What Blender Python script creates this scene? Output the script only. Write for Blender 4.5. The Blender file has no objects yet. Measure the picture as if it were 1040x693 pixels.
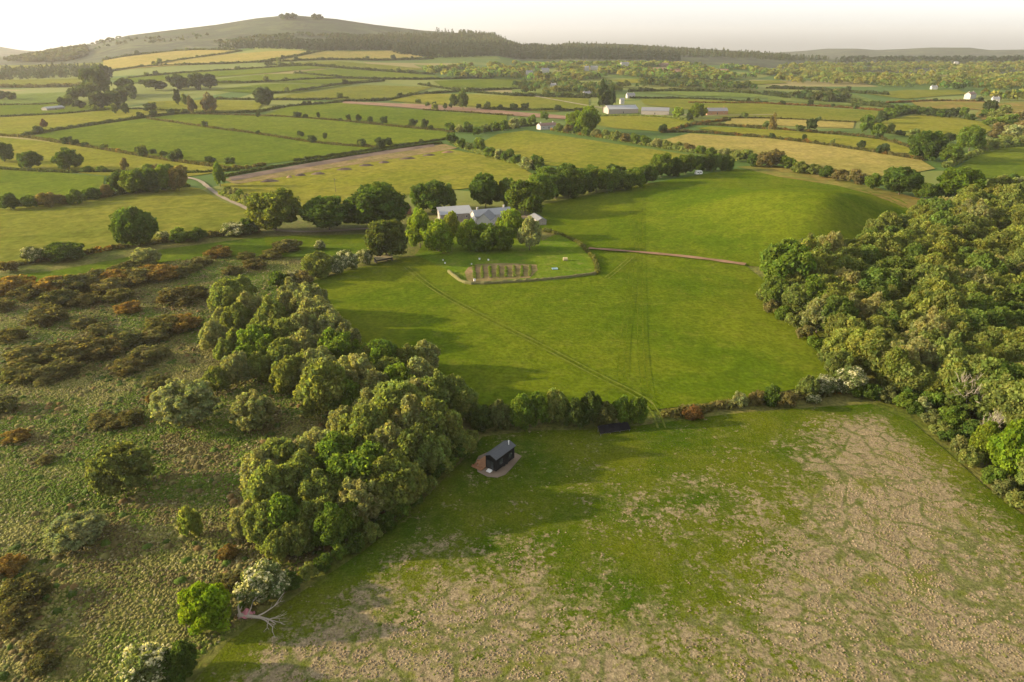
import bpy, math, random
import numpy as np
from mathutils import Vector, Matrix
from mathutils.geometry import delaunay_2d_cdt

random.seed(7)
RNG = np.random.default_rng(7)
SC = bpy.context.scene
COL = SC.collection
R = math.radians

# ------------------------------------------------------------------ camera
F, CX, CY, HORIZON = 700.0, 520.0, 346.5, 46.0
CAM_Z = 80.0
PITCH = math.atan((CY - HORIZON) / F)
FWD = np.array([0.0, math.cos(PITCH), -math.sin(PITCH)])
UPV = np.array([0.0, math.sin(PITCH), math.cos(PITCH)])
RGT = np.array([1.0, 0.0, 0.0])

cam_d = bpy.data.cameras.new("camera")
cam_d.sensor_width = 36.0
cam_d.lens = 36.0 * F / 1040.0
cam_d.clip_start = 1.0
cam_d.clip_end = 60000.0
cam = bpy.data.objects.new("camera", cam_d)
cam.location = (0, 0, CAM_Z)
cam.rotation_euler = (math.pi / 2 - PITCH, 0, 0)
COL.objects.link(cam)
SC.camera = cam


def ray(x, y):
    d = F * FWD + (x - CX) * RGT + (CY - y) * UPV
    return d / np.linalg.norm(d)


# ------------------------------------------------------------------ terrain
def ridge_table(pts, dist):
    az, zz = [], []
    for x, y in pts:
        d = ray(x, y)
        az.append(math.atan2(d[0], d[1]))
        zz.append(CAM_Z + d[2] / math.hypot(d[0], d[1]) * dist)
    return np.array(az), np.array(zz)


R0, R1, R2 = 700.0, 3200.0, 6000.0
AZ1, Z1 = ridge_table([(-400, 60), (-200, 60), (-60, 60), (0, 58), (30, 55), (60, 52), (95, 45), (130, 36), (170, 31), (220, 25),
                       (260, 18.5), (285, 16), (300, 15.5), (340, 19), (380, 25), (430, 31), (460, 33), (505, 37), (530, 45),
                       (560, 46), (585, 44), (640, 45), (680, 48), (720, 50), (770, 54), (810, 58), (850, 61), (900, 62),
                       (1000, 62), (1100, 61), (1400, 60)], R1)
AZ2, Z2 = ridge_table([(-300, 50), (-60, 49), (0, 47.5), (20, 51), (60, 54), (300, 54), (700, 54), (780, 54), (815, 52), (840, 49.5),
                       (870, 49.5), (890, 51), (915, 50), (945, 48.5), (985, 48.5), (1005, 51), (1040, 50.5), (1100, 50), (1400, 52)], R2)


def sst(t):
    t = np.clip(t, 0, 1)
    return t * t * (3 - 2 * t)


_mx, _my = 0.0, 0.0      # the mound in the meadow, set below
MOUND = None


def H(x, y):
    x = np.asarray(x, float); y = np.asarray(y, float)
    d = np.hypot(x, y)
    az = np.arctan2(x, y)
    z1 = np.interp(az, AZ1, Z1)
    back = np.clip((np.abs(az) - 1.3) / 0.5, 0, 1)
    z1 = z1 * (1 - back)
    t = np.clip((d - R0) / (R1 - R0), 0, 1)
    up = t ** 2 * (1.25 - 0.25 * t)
    dn = 1 - sst((d - R1) / 1500.0)
    z = z1 * np.where(d < R1, up, dn)
    z2 = np.interp(az, AZ2, Z2) * (1 - back)
    u = np.where(d < R2, sst((d - 4500) / (R2 - 4500.0)), 1 - sst((d - R2) / 2200.0))
    z = z + z2 * u
    # gentle roll of the farmland
    amp = sst((d - 170) / 250.0) * (1 - sst((d - 2600) / 500))
    z = z + amp * (0.9 * np.sin(x / 61.0 + 1.3) * np.sin(y / 83.0) + 0.7 * np.sin(x / 133.0 - y / 97.0))
    if MOUND is not None:
        for (mx, my, ca, sa, A, sw, se, sv) in MOUND:
            dx, dy = x - mx, y - my
            u_ = dx * ca + dy * sa
            v_ = -dx * sa + dy * ca
            g = np.where(u_ < 0, np.exp(-(u_ / sw) ** 2), np.exp(-(u_ / se) ** 2)) * np.exp(-(v_ / sv) ** 2)
            z = z + A * g
    return z


_T = np.geomspace(40.0, 8500.0, 900)


def pix(x, y, lift=0.0):
    """the point of the ground seen at a place in the photograph (measured on its 1040 pixel width)"""
    d = ray(x, y)
    zz = CAM_Z + _T * d[2] - H(_T * d[0], _T * d[1]) - lift
    k = np.argmax(zz < 0)
    if zz[k] >= 0:
        return np.array([d[0] * 8400, d[1] * 8400, 0.0])
    a, b = _T[max(k - 1, 0)], _T[k]
    for _ in range(25):
        m = 0.5 * (a + b)
        if CAM_Z + m * d[2] - float(H(m * d[0], m * d[1])) - lift < 0:
            b = m
        else:
            a = m
    return np.array([b * d[0], b * d[1], CAM_Z + b * d[2]])


_p = pix(846, 222); _q = pix(893, 206); _s = pix(790, 258)
_ax = pix(905, 222) - pix(840, 222)
_p = pix(832, 226)
MOUND = [(_p[0], _p[1], math.cos(-0.62), math.sin(-0.62), 13.0, 62.0, 21.0, 56.0)]


# ------------------------------------------------------------------ helpers
def tag(o, label=None, cat=None, group=None, kind=None):
    if label: o["label"] = label
    if cat: o["category"] = cat
    if group: o["group"] = group
    if kind: o["kind"] = kind
    return o


def new_obj(name, me, parent=None):
    o = bpy.data.objects.new(name, me)
    COL.objects.link(o)
    if parent is not None:
        o.parent = parent
    return o


def mesh_np(name, V, faces_idx, n, mat=None, col=None, smooth=False):
    """V (N,3), faces_idx (M,n) ints, col (N,3) optional"""
    me = bpy.data.meshes.new(name)
    V = np.ascontiguousarray(V, dtype=np.float32)
    Fi = np.ascontiguousarray(faces_idx, dtype=np.int32)
    M = len(Fi)
    me.vertices.add(len(V)); me.vertices.foreach_set("co", V.ravel())
    me.loops.add(M * n); me.loops.foreach_set("vertex_index", Fi.ravel())
    me.polygons.add(M)
    me.polygons.foreach_set("loop_start", np.arange(0, M * n, n, dtype=np.int32))
    me.polygons.foreach_set("loop_total", np.full(M, n, dtype=np.int32))
    me.polygons.foreach_set("use_smooth", np.full(M, smooth, dtype=bool))
    me.update(calc_edges=True)
    if col is not None:
        a = me.color_attributes.new("col", "FLOAT_COLOR", "POINT")
        c4 = np.ones((len(V), 4), np.float32); c4[:, :3] = col
        a.data.foreach_set("color", c4.ravel())
    if mat is not None:
        me.materials.append(mat)
    return me


class MB:
    """collects boxes, bars and polygons into ONE mesh object"""
    def __init__(self): self.v = []; self.f = []
    def poly(self, pts):
        k = len(self.v); self.v += [tuple(p) for p in pts]; self.f.append(tuple(range(k, k + len(pts))))
    def box(self, x0, x1, y0, y1, z0, z1):
        k = len(self.v)
        self.v += [(x0, y0, z0), (x1, y0, z0), (x1, y1, z0), (x0, y1, z0), (x0, y0, z1), (x1, y0, z1), (x1, y1, z1), (x0, y1, z1)]
        for q in ((0, 3, 2, 1), (4, 5, 6, 7), (0, 1, 5, 4), (1, 2, 6, 5), (2, 3, 7, 6), (3, 0, 4, 7)):
            self.f.append(tuple(k + i for i in q))
    def prism(self, prof, a0, a1, axis="x"):
        """prof: closed outline in the plane across the axis, extruded from a0 to a1"""
        n = len(prof); k = len(self.v)
        for a in (a0, a1):
            for (p, q) in prof:
                self.v.append((a, p, q) if axis == "x" else (p, a, q) if axis == "y" else (p, q, a))
        self.f.append(tuple(range(k + n - 1, k - 1, -1))); self.f.append(tuple(range(k + n, k + 2 * n)))
        for i in range(n):
            j = (i + 1) % n
            self.f.append((k + i, k + j, k + n + j, k + n + i))
    def tube(self, pts, rads, sides=6):
        k = len(self.v); n = len(pts)
        for i, p in enumerate(pts):
            p = Vector(p)
            d = (Vector(pts[min(i + 1, n - 1)]) - Vector(pts[max(i - 1, 0)])).normalized()
            a = d.orthogonal().normalized(); b = d.cross(a)
            for s in range(sides):
                t = 2 * math.pi * s / sides
                self.v.append(tuple(p + rads[i] * (math.cos(t) * a + math.sin(t) * b)))
        for i in range(n - 1):
            for s in range(sides):
                u = (s + 1) % sides
                self.f.append((k + i * sides + s, k + i * sides + u, k + (i + 1) * sides + u, k + (i + 1) * sides + s))
        self.f.append(tuple(k + (n - 1) * sides + s for s in range(sides)))
        self.f.append(tuple(k + s for s in reversed(range(sides))))
    def mesh(self, name, mat, smooth=False):
        me = bpy.data.meshes.new(name); me.from_pydata(self.v, [], self.f); me.update()
        if smooth:
            me.polygons.foreach_set("use_smooth", [True] * len(me.polygons))
        me.materials.append(mat)
        return me
    def build(self, name, mat, parent=None, smooth=False):
        return new_obj(name, self.mesh(name, mat, smooth), parent)


# ------------------------------------------------------------------ materials
class NT:
    def __init__(self, name):
        self.m = bpy.data.materials.new(name); self.m.use_nodes = True
        self.t = self.m.node_tree; self.t.nodes.clear()
        self.out = self.t.nodes.new("ShaderNodeOutputMaterial")
    def n(self, kind, **kw):
        o = self.t.nodes.new(kind)
        for k, v in kw.items(): setattr(o, k, v)
        return o
    def l(self, a, b): self.t.links.new(a, b)
    def pos(self):
        return self.n("ShaderNodeNewGeometry").outputs["Position"]
    def noise(self, scale, detail=4, rough=0.55, vec=None, dist=0.0):
        o = self.n("ShaderNodeTexNoise"); o.inputs["Scale"].default_value = scale
        o.inputs["Detail"].default_value = detail; o.inputs["Roughness"].default_value = rough
        o.inputs["Distortion"].default_value = dist
        self.l(vec if vec is not None else self.pos(), o.inputs["Vector"])
        return o.outputs["Fac"]
    def ramp(self, fac, lo, hi):
        o = self.n("ShaderNodeMapRange"); o.interpolation_type = "SMOOTHSTEP"
        o.inputs["From Min"].default_value = lo; o.inputs["From Max"].default_value = hi
        self.l(fac, o.inputs["Value"]); return o.outputs["Result"]
    def rgb(self, c):
        o = self.n("ShaderNodeRGB"); o.outputs[0].default_value = (*c, 1); return o.outputs[0]
    def mix(self, fac, a, b, mode="MIX"):
        o = self.n("ShaderNodeMix", data_type="RGBA", blend_type=mode)
        for s, v in ((o.inputs["Factor"], fac), (o.inputs[6], a), (o.inputs[7], b)):
            if isinstance(v, (int, float)): s.default_value = v
            elif isinstance(v, tuple): s.default_value = (*v, 1)
            else: self.l(v, s)
        return o.outputs[2]
    def math(self, op, a, b=0.0):
        o = self.n("ShaderNodeMath", operation=op)
        for s, v in ((o.inputs[0], a), (o.inputs[1], b)):
            if isinstance(v, (int, float)): s.default_value = v
            else: self.l(v, s)
        return o.outputs[0]
    def attr(self, name):
        o = self.n("ShaderNodeAttribute"); o.attribute_name = name; return o
    def principled(self, color, rough=0.9, bump=None, bump_s=0.4, bump_d=0.3, spec=0.2, metal=0.0):
        p = self.n("ShaderNodeBsdfPrincipled")
        if isinstance(color, tuple): p.inputs["Base Color"].default_value = (*color, 1)
        else: self.l(color, p.inputs["Base Color"])
        p.inputs["Roughness"].default_value = rough
        p.inputs["Specular IOR Level"].default_value = spec
        p.inputs["Metallic"].default_value = metal
        if bump is not None:
            b = self.n("ShaderNodeBump"); b.inputs["Strength"].default_value = bump_s; b.inputs["Distance"].default_value = bump_d
            self.l(bump, b.inputs["Height"]); self.l(b.outputs["Normal"], p.inputs["Normal"])
        self.l(p.outputs[0], self.out.inputs["Surface"])
        return p


def mat_leaf():
    t = NT("foliage")
    oi = t.n("ShaderNodeObjectInfo")
    c = t.mix(1.0, t.attr("col").outputs["Color"], oi.outputs["Color"], "MULTIPLY")
    c = t.mix(1.0, c, (1.20, 1.26, 1.18), "MULTIPLY")
    d = t.n("ShaderNodeBsdfDiffuse"); tr = t.n("ShaderNodeBsdfTranslucent"); mx = t.n("ShaderNodeMixShader")
    t.l(c, d.inputs["Color"])
    warm = t.mix(1.0, c, (1.25, 1.2, 0.45), "MULTIPLY")
    t.l(warm, tr.inputs["Color"])
    mx.inputs[0].default_value = 0.55
    t.l(d.outputs[0], mx.inputs[1]); t.l(tr.outputs[0], mx.inputs[2]); t.l(mx.outputs[0], t.out.inputs["Surface"])
    return t.m


def mat_tuft():
    t = NT("tuft")
    c = t.attr("col").outputs["Color"]
    n = t.noise(5.0, 3)
    c = t.mix(0.6, c, t.mix(n, (0.55, 0.55, 0.55), (1.5, 1.45, 1.35)), "MULTIPLY")
    t.principled(c, 0.95, n, 0.6, 0.15, 0.1)
    return t.m


def mat_plain(name, c, rough=0.8, var=0.25, scale=2.0, spec=0.3, metal=0.0):
    t = NT(name)
    n = t.noise(scale, 5)
    k = t.mix(n, tuple(x * (1 - var) for x in c), tuple(min(x * (1 + var), 1) for x in c))
    t.principled(k, rough, n, 0.2, 0.02, spec, metal)
    return t.m


def mat_field(name, a, b, c, big=0.02, fine=0.7, stripe=None, dryness=0.35):
    """grass of three tones: broad drifts a/b, dry flecks c; stripe = (angle, spacing in metres, strength)"""
    t = NT(name)
    n1 = t.ramp(t.noise(big, 5, 0.6, dist=0.6), 0.35, 0.65)
    n2 = t.noise(fine, 4, 0.65)
    n3 = t.ramp(t.noise(fine * 0.18, 6, 0.7), 0.5, 0.72)
    k = t.mix(n1, a, b)
    k = t.mix(t.math("MULTIPLY", n3, dryness), k, c)
    k = t.mix(0.55, k, t.mix(t.ramp(n2, 0.25, 0.75), (0.55, 0.55, 0.55), (1.45, 1.45, 1.45)), "MULTIPLY")
    k = t.mix(0.8, k, t.mix(t.ramp(t.noise(fine * .22, 5, 0.7, dist=1.0), 0.3, 0.7), (0.76, 0.80, 0.76), (1.22, 1.17, 1.2)), "MULTIPLY")
    weed = t.ramp(t.noise(fine * 1.3, 3, 0.8), 0.62, 0.70)
    k = t.mix(t.math("MULTIPLY", weed, t.ramp(t.noise(big * 1.7, 4), 0.4, 0.65)), k, t.mix(1.0, k, (0.62, 0.70, 0.60), "MULTIPLY"))
    if stripe:
        ang, sp, st = stripe
        mp = t.n("ShaderNodeMapping"); mp.inputs["Rotation"].default_value[2] = ang
        t.l(t.pos(), mp.inputs["Vector"])
        w = t.n("ShaderNodeTexWave"); w.inputs["Scale"].default_value = 0.314 / sp; w.inputs["Distortion"].default_value = 2.0
        w.inputs["Detail"].default_value = 3; w.inputs["Detail Scale"].default_value = 0.7
        t.l(mp.outputs[0], w.inputs["Vector"])
        k = t.mix(st, k, t.mix(w.outputs["Fac"], (0.6, 0.6, 0.6), (1.3, 1.3, 1.25)), "MULTIPLY")
    t.principled(k, 1.0, n2, 0.7, 0.25, 0.0)
    return t.m


def mat_rush():
    """foreground pasture: grass, with matted tan rush broken by green runs; 'dry' says how far the rush has taken over"""
    t = NT("rush_pasture")
    dry = t.attr("dry").outputs["Fac"]
    g1 = t.ramp(t.noise(0.045, 5, 0.6), 0.35, 0.65)
    green = t.mix(g1, (0.038, 0.072, 0.003), (0.084, 0.102, 0.006))
    mott = t.ramp(t.noise(0.35, 6, 0.7), 0.42, 0.7)
    green = t.mix(t.math("MULTIPLY", mott, 0.4), green, (0.13, 0.13, 0.03))
    fleck = t.ramp(t.noise(1.1, 5, 0.75), 0.60, 0.70)
    green = t.mix(t.math("MULTIPLY", fleck, t.ramp(t.noise(0.06, 3), 0.45, 0.65)), green, (0.19, 0.155, 0.065))
    fine = t.noise(2.6, 5, 0.7)
    tan = t.mix(t.noise(0.25, 5, 0.7), (0.140, 0.110, 0.060), (0.300, 0.242, 0.152))
    tan = t.mix(t.ramp(t.noise(0.6, 4, 0.7), 0.5, 0.7), tan, (0.15, 0.15, 0.035))
    # wandering green runs, trodden between the mats
    run = t.math("MULTIPLY", t.ramp(t.attr("run").outputs["Fac"], 0.10, 0.72), t.ramp(t.noise(0.55, 5, 0.75), 0.30, 0.50))
    tan = t.mix(0.7, tan, t.mix(t.ramp(t.noise(0.8, 5, 0.8), 0.3, 0.7), (0.55, 0.55, 0.55), (1.35, 1.35, 1.35)), "MULTIPLY")
    tan = t.mix(t.math("MULTIPLY", run, 0.66), tan, t.mix(fine, (0.034, 0.064, 0.003), (0.066, 0.100, 0.006)))
    tan = t.mix(t.ramp(t.noise(0.11, 5, 0.7), 0.52, 0.68), tan, (0.115, 0.125, 0.022))
    # where it is dry
    brk = t.noise(0.16, 6, 0.72)
    m = t.ramp(t.math("ADD", dry, t.math("ADD", t.math("MULTIPLY", t.math("SUBTRACT", brk, 0.5), 1.9), t.math("MULTIPLY", t.math("SUBTRACT", t.noise(0.9, 5, 0.8), 0.5), 2.5))), 0.22, 0.54)
    k = t.mix(m, green, tan)
    k = t.mix(0.75, k, t.mix(t.ramp(fine, 0.25, 0.75), (0.5, 0.5, 0.5), (1.5, 1.5, 1.5)), "MULTIPLY")
    t.principled(k, 1.0, fine, 0.9, 0.3, 0.0)
    return t.m


def mat_ground():
    """near: rough wet grazing of grass, dead rush and heather-brown; far: a patchwork of pasture"""
    t = NT("ground")
    g = t.n("ShaderNodeNewGeometry"); p = g.outputs["Position"]
    sx = t.n("ShaderNodeSeparateXYZ"); t.l(p, sx.inputs[0])
    dist = t.n("ShaderNodeVectorMath", operation="LENGTH"); t.l(p, dist.inputs[0])
    n1 = t.ramp(t.noise(0.05, 6, 0.7, p), 0.38, 0.62)
    n2 = t.noise(0.9, 5, 0.7, p)
    k = t.mix(n1, (0.072, 0.095, 0.010), (0.15, 0.14, 0.04))
    k = t.mix(t.ramp(t.noise(0.09, 6, 0.7, p), 0.56, 0.68), k, (0.095, 0.07, 0.025))
    k = t.mix(0.8, k, t.mix(t.ramp(n2, 0.25, 0.75), (0.35, 0.35, 0.35), (1.6, 1.6, 1.5)), "MULTIPLY")
    v = t.n("ShaderNodeTexVoronoi"); v.inputs["Scale"].default_value = 0.0048; v.inputs["Randomness"].default_value = 0.9
    mp = t.n("ShaderNodeMapping"); mp.inputs["Scale"].default_value = (0.8, 1.3, 0.0); mp.inputs["Rotation"].default_value[2] = 0.3
    t.l(p, mp.inputs["Vector"]); t.l(mp.outputs[0], v.inputs["Vector"])
    s = t.n("ShaderNodeSeparateColor"); t.l(v.outputs["Color"], s.inputs[0])
    far = t.mix(t.ramp(s.outputs[0], 0.2, 0.9), (0.055, 0.10, 0.014), (0.14, 0.16, 0.03))
    far = t.mix(t.ramp(s.outputs[1], 0.82, 0.9), far, (0.20, 0.17, 0.06))
    far = t.mix(0.4, far, t.mix(t.noise(0.05, 5, 0.7, p), (0.5, 0.5, 0.5), (1.5, 1.5, 1.5)), "MULTIPLY")
    k = t.mix(t.ramp(dist.outputs["Value"], 320, 420), k, far)
    t.principled(k, 0.95, n2, 0.8, 0.4, 0.1)
    return t.m


def mat_hill():
    t = NT("hill_slope")
    k = t.mix(t.ramp(t.noise(0.0035, 6, 0.65), 0.38, 0.62), (0.036, 0.050, 0.020), (0.072, 0.084, 0.035))
    k = t.mix(t.ramp(t.noise(0.012, 5, 0.6), 0.55, 0.7), k, (0.10, 0.085, 0.05))
    k = t.mix(t.ramp(t.noise(0.007, 7, 0.75, dist=1.2), 0.45, 0.56), k, (0.030, 0.036, 0.018))
    n = t.noise(0.06, 6, 0.7)
    k = t.mix(0.8, k, t.mix(n, (0.5, 0.5, 0.5), (1.5, 1.5, 1.5)), "MULTIPLY")
    t.principled(k, 0.95, n, 0.4, 2.0, 0.1)
    return t.m


def mat_soil(name, a, b):
    t = NT(name)
    n = t.noise(0.4, 6, 0.7)
    k = t.mix(t.ramp(t.noise(0.06, 5), 0.35, 0.65), a, b)
    k = t.mix(0.6, k, t.mix(n, (0.6, 0.6, 0.6), (1.4, 1.4, 1.4)), "MULTIPLY")
    t.principled(k, 0.95, n, 0.7, 0.2, 0.1)
    return t.m


M = {}
M["leaf"] = mat_leaf(); M["tuft"] = mat_tuft(); M["ground"] = mat_ground(); M["hill"] = mat_hill(); M["rush"] = mat_rush()
M["bark"] = mat_plain("bark", (0.11, 0.09, 0.065), 0.95, 0.4, 3.0, 0.1)
M["grey_bark"] = mat_plain("grey_bark", (0.27, 0.235, 0.185), 0.95, 0.3, 3.0, 0.1)
M["dead_wood"] = mat_plain("dead_wood", (0.36, 0.31, 0.25), 0.9, 0.3, 4.0, 0.1)
M["meadow"] = mat_field("meadow_grass", (0.060, 0.097, 0.004), (0.096, 0.120, 0.007), (0.15, 0.145, 0.022), 0.016, 0.8, (0.35, 5.0, 0.07), 0.35)
M["lush"] = mat_field("lush_grass", (0.058, 0.098, 0.007), (0.088, 0.122, 0.009), (0.12, 0.13, 0.025), 0.03, 0.7, None, 0.4)
M["garden"] = mat_field("garden_grass", (0.075, 0.128, 0.008), (0.105, 0.145, 0.012), (0.17, 0.16, 0.045), 0.06, 0.9, None, 0.6)
M["green"] = mat_field("pasture_grass", (0.074, 0.110, 0.010), (0.104, 0.130, 0.013), (0.15, 0.155, 0.025), 0.008, 0.3, (0.9, 9.0, 0.06), 0.4)
M["olive"] = mat_field("grazed_grass", (0.104, 0.122, 0.016), (0.138, 0.142, 0.022), (0.19, 0.17, 0.035), 0.009, 0.3, (1.2, 9.0, 0.06), 0.5)
M["yellow"] = mat_field("yellowing_grass", (0.130, 0.144, 0.016), (0.168, 0.162, 0.024), (0.20, 0.175, 0.05), 0.008, 0.3, (0.4, 11.0, 0.06), 0.5)
M["gold"] = mat_field("hay_grass", (0.20, 0.180, 0.045), (0.25, 0.205, 0.06), (0.28, 0.21, 0.09), 0.008, 0.3, (0.2, 11.0, 0.06), 0.5)
M["rough"] = mat_field("bracken_ground", (0.17, 0.13, 0.035), (0.13, 0.135, 0.03), (0.26, 0.16, 0.06), 0.03, 0.2, None, 0.7)
M["pale_green"] = mat_field("pale_pasture", (0.10, 0.14, 0.03), (0.125, 0.155, 0.042), (0.17, 0.165, 0.055), 0.005, 0.2, None, 0.4)
M["red_soil"] = mat_soil("red_soil", (0.17, 0.10, 0.06), (0.23, 0.14, 0.085))
M["brown_soil"] = mat_soil("brown_soil", (0.23, 0.15, 0.085), (0.33, 0.235, 0.14))
M["strip"] = mat_field("strip_ground", (0.20, 0.145, 0.075), (0.14, 0.125, 0.045), (0.28, 0.19, 0.11), 0.05, 0.4, None, 0.7)
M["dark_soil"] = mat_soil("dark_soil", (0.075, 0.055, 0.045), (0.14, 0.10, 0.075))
M["lane"] = mat_soil("lane_gravel", (0.20, 0.165, 0.115), (0.27, 0.225, 0.165))
M["pad"] = mat_soil("pad_gravel", (0.14, 0.105, 0.075), (0.25, 0.195, 0.145))
M["rut"] = mat_field("worn_grass", (0.100, 0.128, 0.016), (0.120, 0.138, 0.022), (0.22, 0.19, 0.09), 0.2, 1.5, None, 0.5)
M["rut_dark"] = mat_field("pressed_grass", (0.058, 0.093, 0.004), (0.092, 0.115, 0.007), (0.13, 0.12, 0.03), 0.2, 1.5, None, 0.4)
M["white_wall"] = mat_plain("white_render", (0.38, 0.37, 0.34), 0.9, 0.08, 1.0, 0.2)
M["grey_wall"] = mat_plain("stone_wall", (0.28, 0.25, 0.215), 0.95, 0.35, 1.6, 0.2)
M["tin_roof"] = mat_plain("tin_roof", (0.29, 0.30, 0.31), 0.55, 0.12, 0.7, 0.4)
M["slate"] = mat_plain("slate_roof", (0.17, 0.175, 0.19), 0.7, 0.25, 1.2, 0.3)
M["rust_roof"] = mat_plain("rust_roof", (0.22, 0.14, 0.11), 0.8, 0.3, 0.8, 0.2)
M["black_clad"] = mat_plain("black_cladding", (0.012, 0.012, 0.013), 0.9, 0.3, 4.0, 0.08)
M["metal_roof"] = mat_plain("standing_seam_roof", (0.075, 0.080, 0.088), 0.6, 0.15, 1.5, 0.25)
M["glass"] = mat_plain("dark_glass", (0.03, 0.035, 0.04), 0.08, 0.1, 1.0, 0.6)
M["timber"] = mat_plain("timber", (0.36, 0.19, 0.10), 0.8, 0.3, 5.0, 0.2)
M["steel"] = mat_plain("steel", (0.45, 0.45, 0.46), 0.4, 0.1, 3.0, 0.5, 0.6)
M["pv"] = mat_plain("solar_glass", (0.008, 0.008, 0.010), 0.7, 0.15, 0.6, 0.08)
M["white_paint"] = mat_plain("white_paint", (0.78, 0.77, 0.74), 0.5, 0.05, 2.0, 0.4)
M["dark_door"] = mat_plain("dark_door", (0.06, 0.05, 0.045), 0.7, 0.2, 2.0, 0.2)
M["clay"] = mat_plain("clay_pot", (0.42, 0.19, 0.10), 0.8, 0.2, 5.0, 0.2)
M["pink"] = mat_plain("faded_pink_cloth", (0.42, 0.17, 0.19), 0.85, 0.25, 3.0, 0.1)
M["blue_tarp"] = mat_plain("blue_plastic", (0.22, 0.33, 0.38), 0.6, 0.2, 2.0, 0.3)
M["rubber"] = mat_plain("rubber", (0.025, 0.025, 0.025), 0.8, 0.2, 4.0, 0.2)


# ------------------------------------------------------------------ the ground sheet
def ground():
    front = np.linspace(-R(58), R(58), 520)
    rear = np.linspace(R(58), 2 * math.pi - R(58), 62)[1:-1]
    az = np.concatenate([front, rear]); na = len(az)
    rr = np.concatenate([[0.5], np.geomspace(8.0, 8600.0, 470)])
    A, D = np.meshgrid(az, rr)
    X, Y = D * np.sin(A), D * np.cos(A)
    V = np.stack([X, Y, H(X, Y)], -1).reshape(-1, 3)
    i = np.arange(len(rr) - 1)[:, None]; j = np.arange(na)[None, :]; j2 = (j + 1) % na
    Q = np.stack([i * na + j, i * na + j2, (i + 1) * na + j2, (i + 1) * na + j], -1)[:, :, ::-1]
    cut1, cut2 = int(np.searchsorted(rr, 2250)), int(np.searchsorted(rr, 4550))
    for name, a, b, m in (("ground", 0, cut1, M["ground"]), ("hill", cut1, cut2, M["hill"]), ("distant_hills", cut2, len(rr) - 1, M["hill"])):
        q = Q[a:b].reshape(-1, 4)
        base = a * na
        o = new_obj(name, mesh_np(name, V[base:(b + 1) * na], q - base, 4, m, smooth=True))
        tag(o, kind="structure")
ground()


# ------------------------------------------------------------------ fields, tracks
def inside(poly, pts):
    poly = np.asarray(poly); x, y = pts[:, 0], pts[:, 1]
    r = np.zeros(len(pts), bool); n = len(poly); j = n - 1
    for i in range(n):
        xi, yi = poly[i]; xj, yj = poly[j]
        c = ((yi > y) != (yj > y)) & (x < (xj - xi) * (y - yi) / (yj - yi + 1e-12) + xi)
        r ^= c; j = i
    return r


def edge_dist(poly, pts):
    poly = np.asarray(poly); best = np.full(len(pts), 1e9)
    for i in range(len(poly)):
        a, b = poly[i], poly[(i + 1) % len(poly)]
        ab = b - a; t = np.clip(((pts - a) @ ab) / (ab @ ab + 1e-12), 0, 1)
        best = np.minimum(best, np.linalg.norm(pts - a - t[:, None] * ab, axis=1))
    return best


def world_poly(px):
    return np.array([pix(x, y)[:2] for x, y in px])


_lay = [0]


def field(px, mat, name="field", cell=None, attr=None, lift=0.0, wpoly=None, flat=None):
    P = world_poly(px) if wpoly is None else wpoly
    d0 = np.hypot(P[:, 0], P[:, 1]).mean()
    cell = cell or max(5.0, d0 * 0.022)
    B = []
    for i in range(len(P)):
        a, b = P[i], P[(i + 1) % len(P)]
        k = max(1, int(np.linalg.norm(b - a) / cell))
        for s in range(k): B.append(a + (b - a) * s / k)
    B = np.array(B); nb = len(B)
    lo, hi = P.min(0), P.max(0)
    gx, gy = np.meshgrid(np.arange(lo[0], hi[0], cell), np.arange(lo[1], hi[1], cell))
    G = np.stack([gx.ravel(), gy.ravel()], -1); G += RNG.uniform(-.15, .15, G.shape) * cell
    G = G[inside(P, G)]
    if len(G): G = G[edge_dist(P, G) > cell * 0.35]
    allp = np.concatenate([B, G]) if len(G) else B
    c = allp.mean(0)
    res = delaunay_2d_cdt([Vector(p - c) for p in allp], [(i, (i + 1) % nb) for i in range(nb)], [], 1, 1e-4)
    v = np.array([(p[0] + c[0], p[1] + c[1]) for p in res[0]]); f = np.array(res[2])
    _lay[0] += 1
    d = np.hypot(v[:, 0], v[:, 1])
    z = H(v[:, 0], v[:, 1]) + 0.05 + 0.0005 * d + 0.006 * _lay[0] + lift
    if flat is not None: z = H(v[:, 0], v[:, 1]) + flat
    me = mesh_np(name, np.column_stack([v, z]), f, 3, mat, smooth=True)
    me.update()
    if me.polygons and me.polygons[0].normal.z < 0: me.flip_normals()
    if attr is not None:
        for nm, fn in attr.items():
            a = me.attributes.new(nm, "FLOAT", "POINT"); a.data.foreach_set("value", fn(v).astype(np.float32))
    o = new_obj(name, me); tag(o, kind="structure")
    return o, P


def resample(P, step):
    out = [P[0]]
    for a, b in zip(P[:-1], P[1:]):
        k = max(1, int(np.linalg.norm(b - a) / step))
        for s in range(1, k + 1): out.append(a + (b - a) * s / k)
    return np.array(out)


def smooth_line(P, it=2):
    for _ in range(it):
        Q = [P[0]]
        for a, b in zip(P[:-1], P[1:]):
            Q += [a * .75 + b * .25, a * .25 + b * .75]
        Q.append(P[-1]); P = np.array(Q)
    return P


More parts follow.
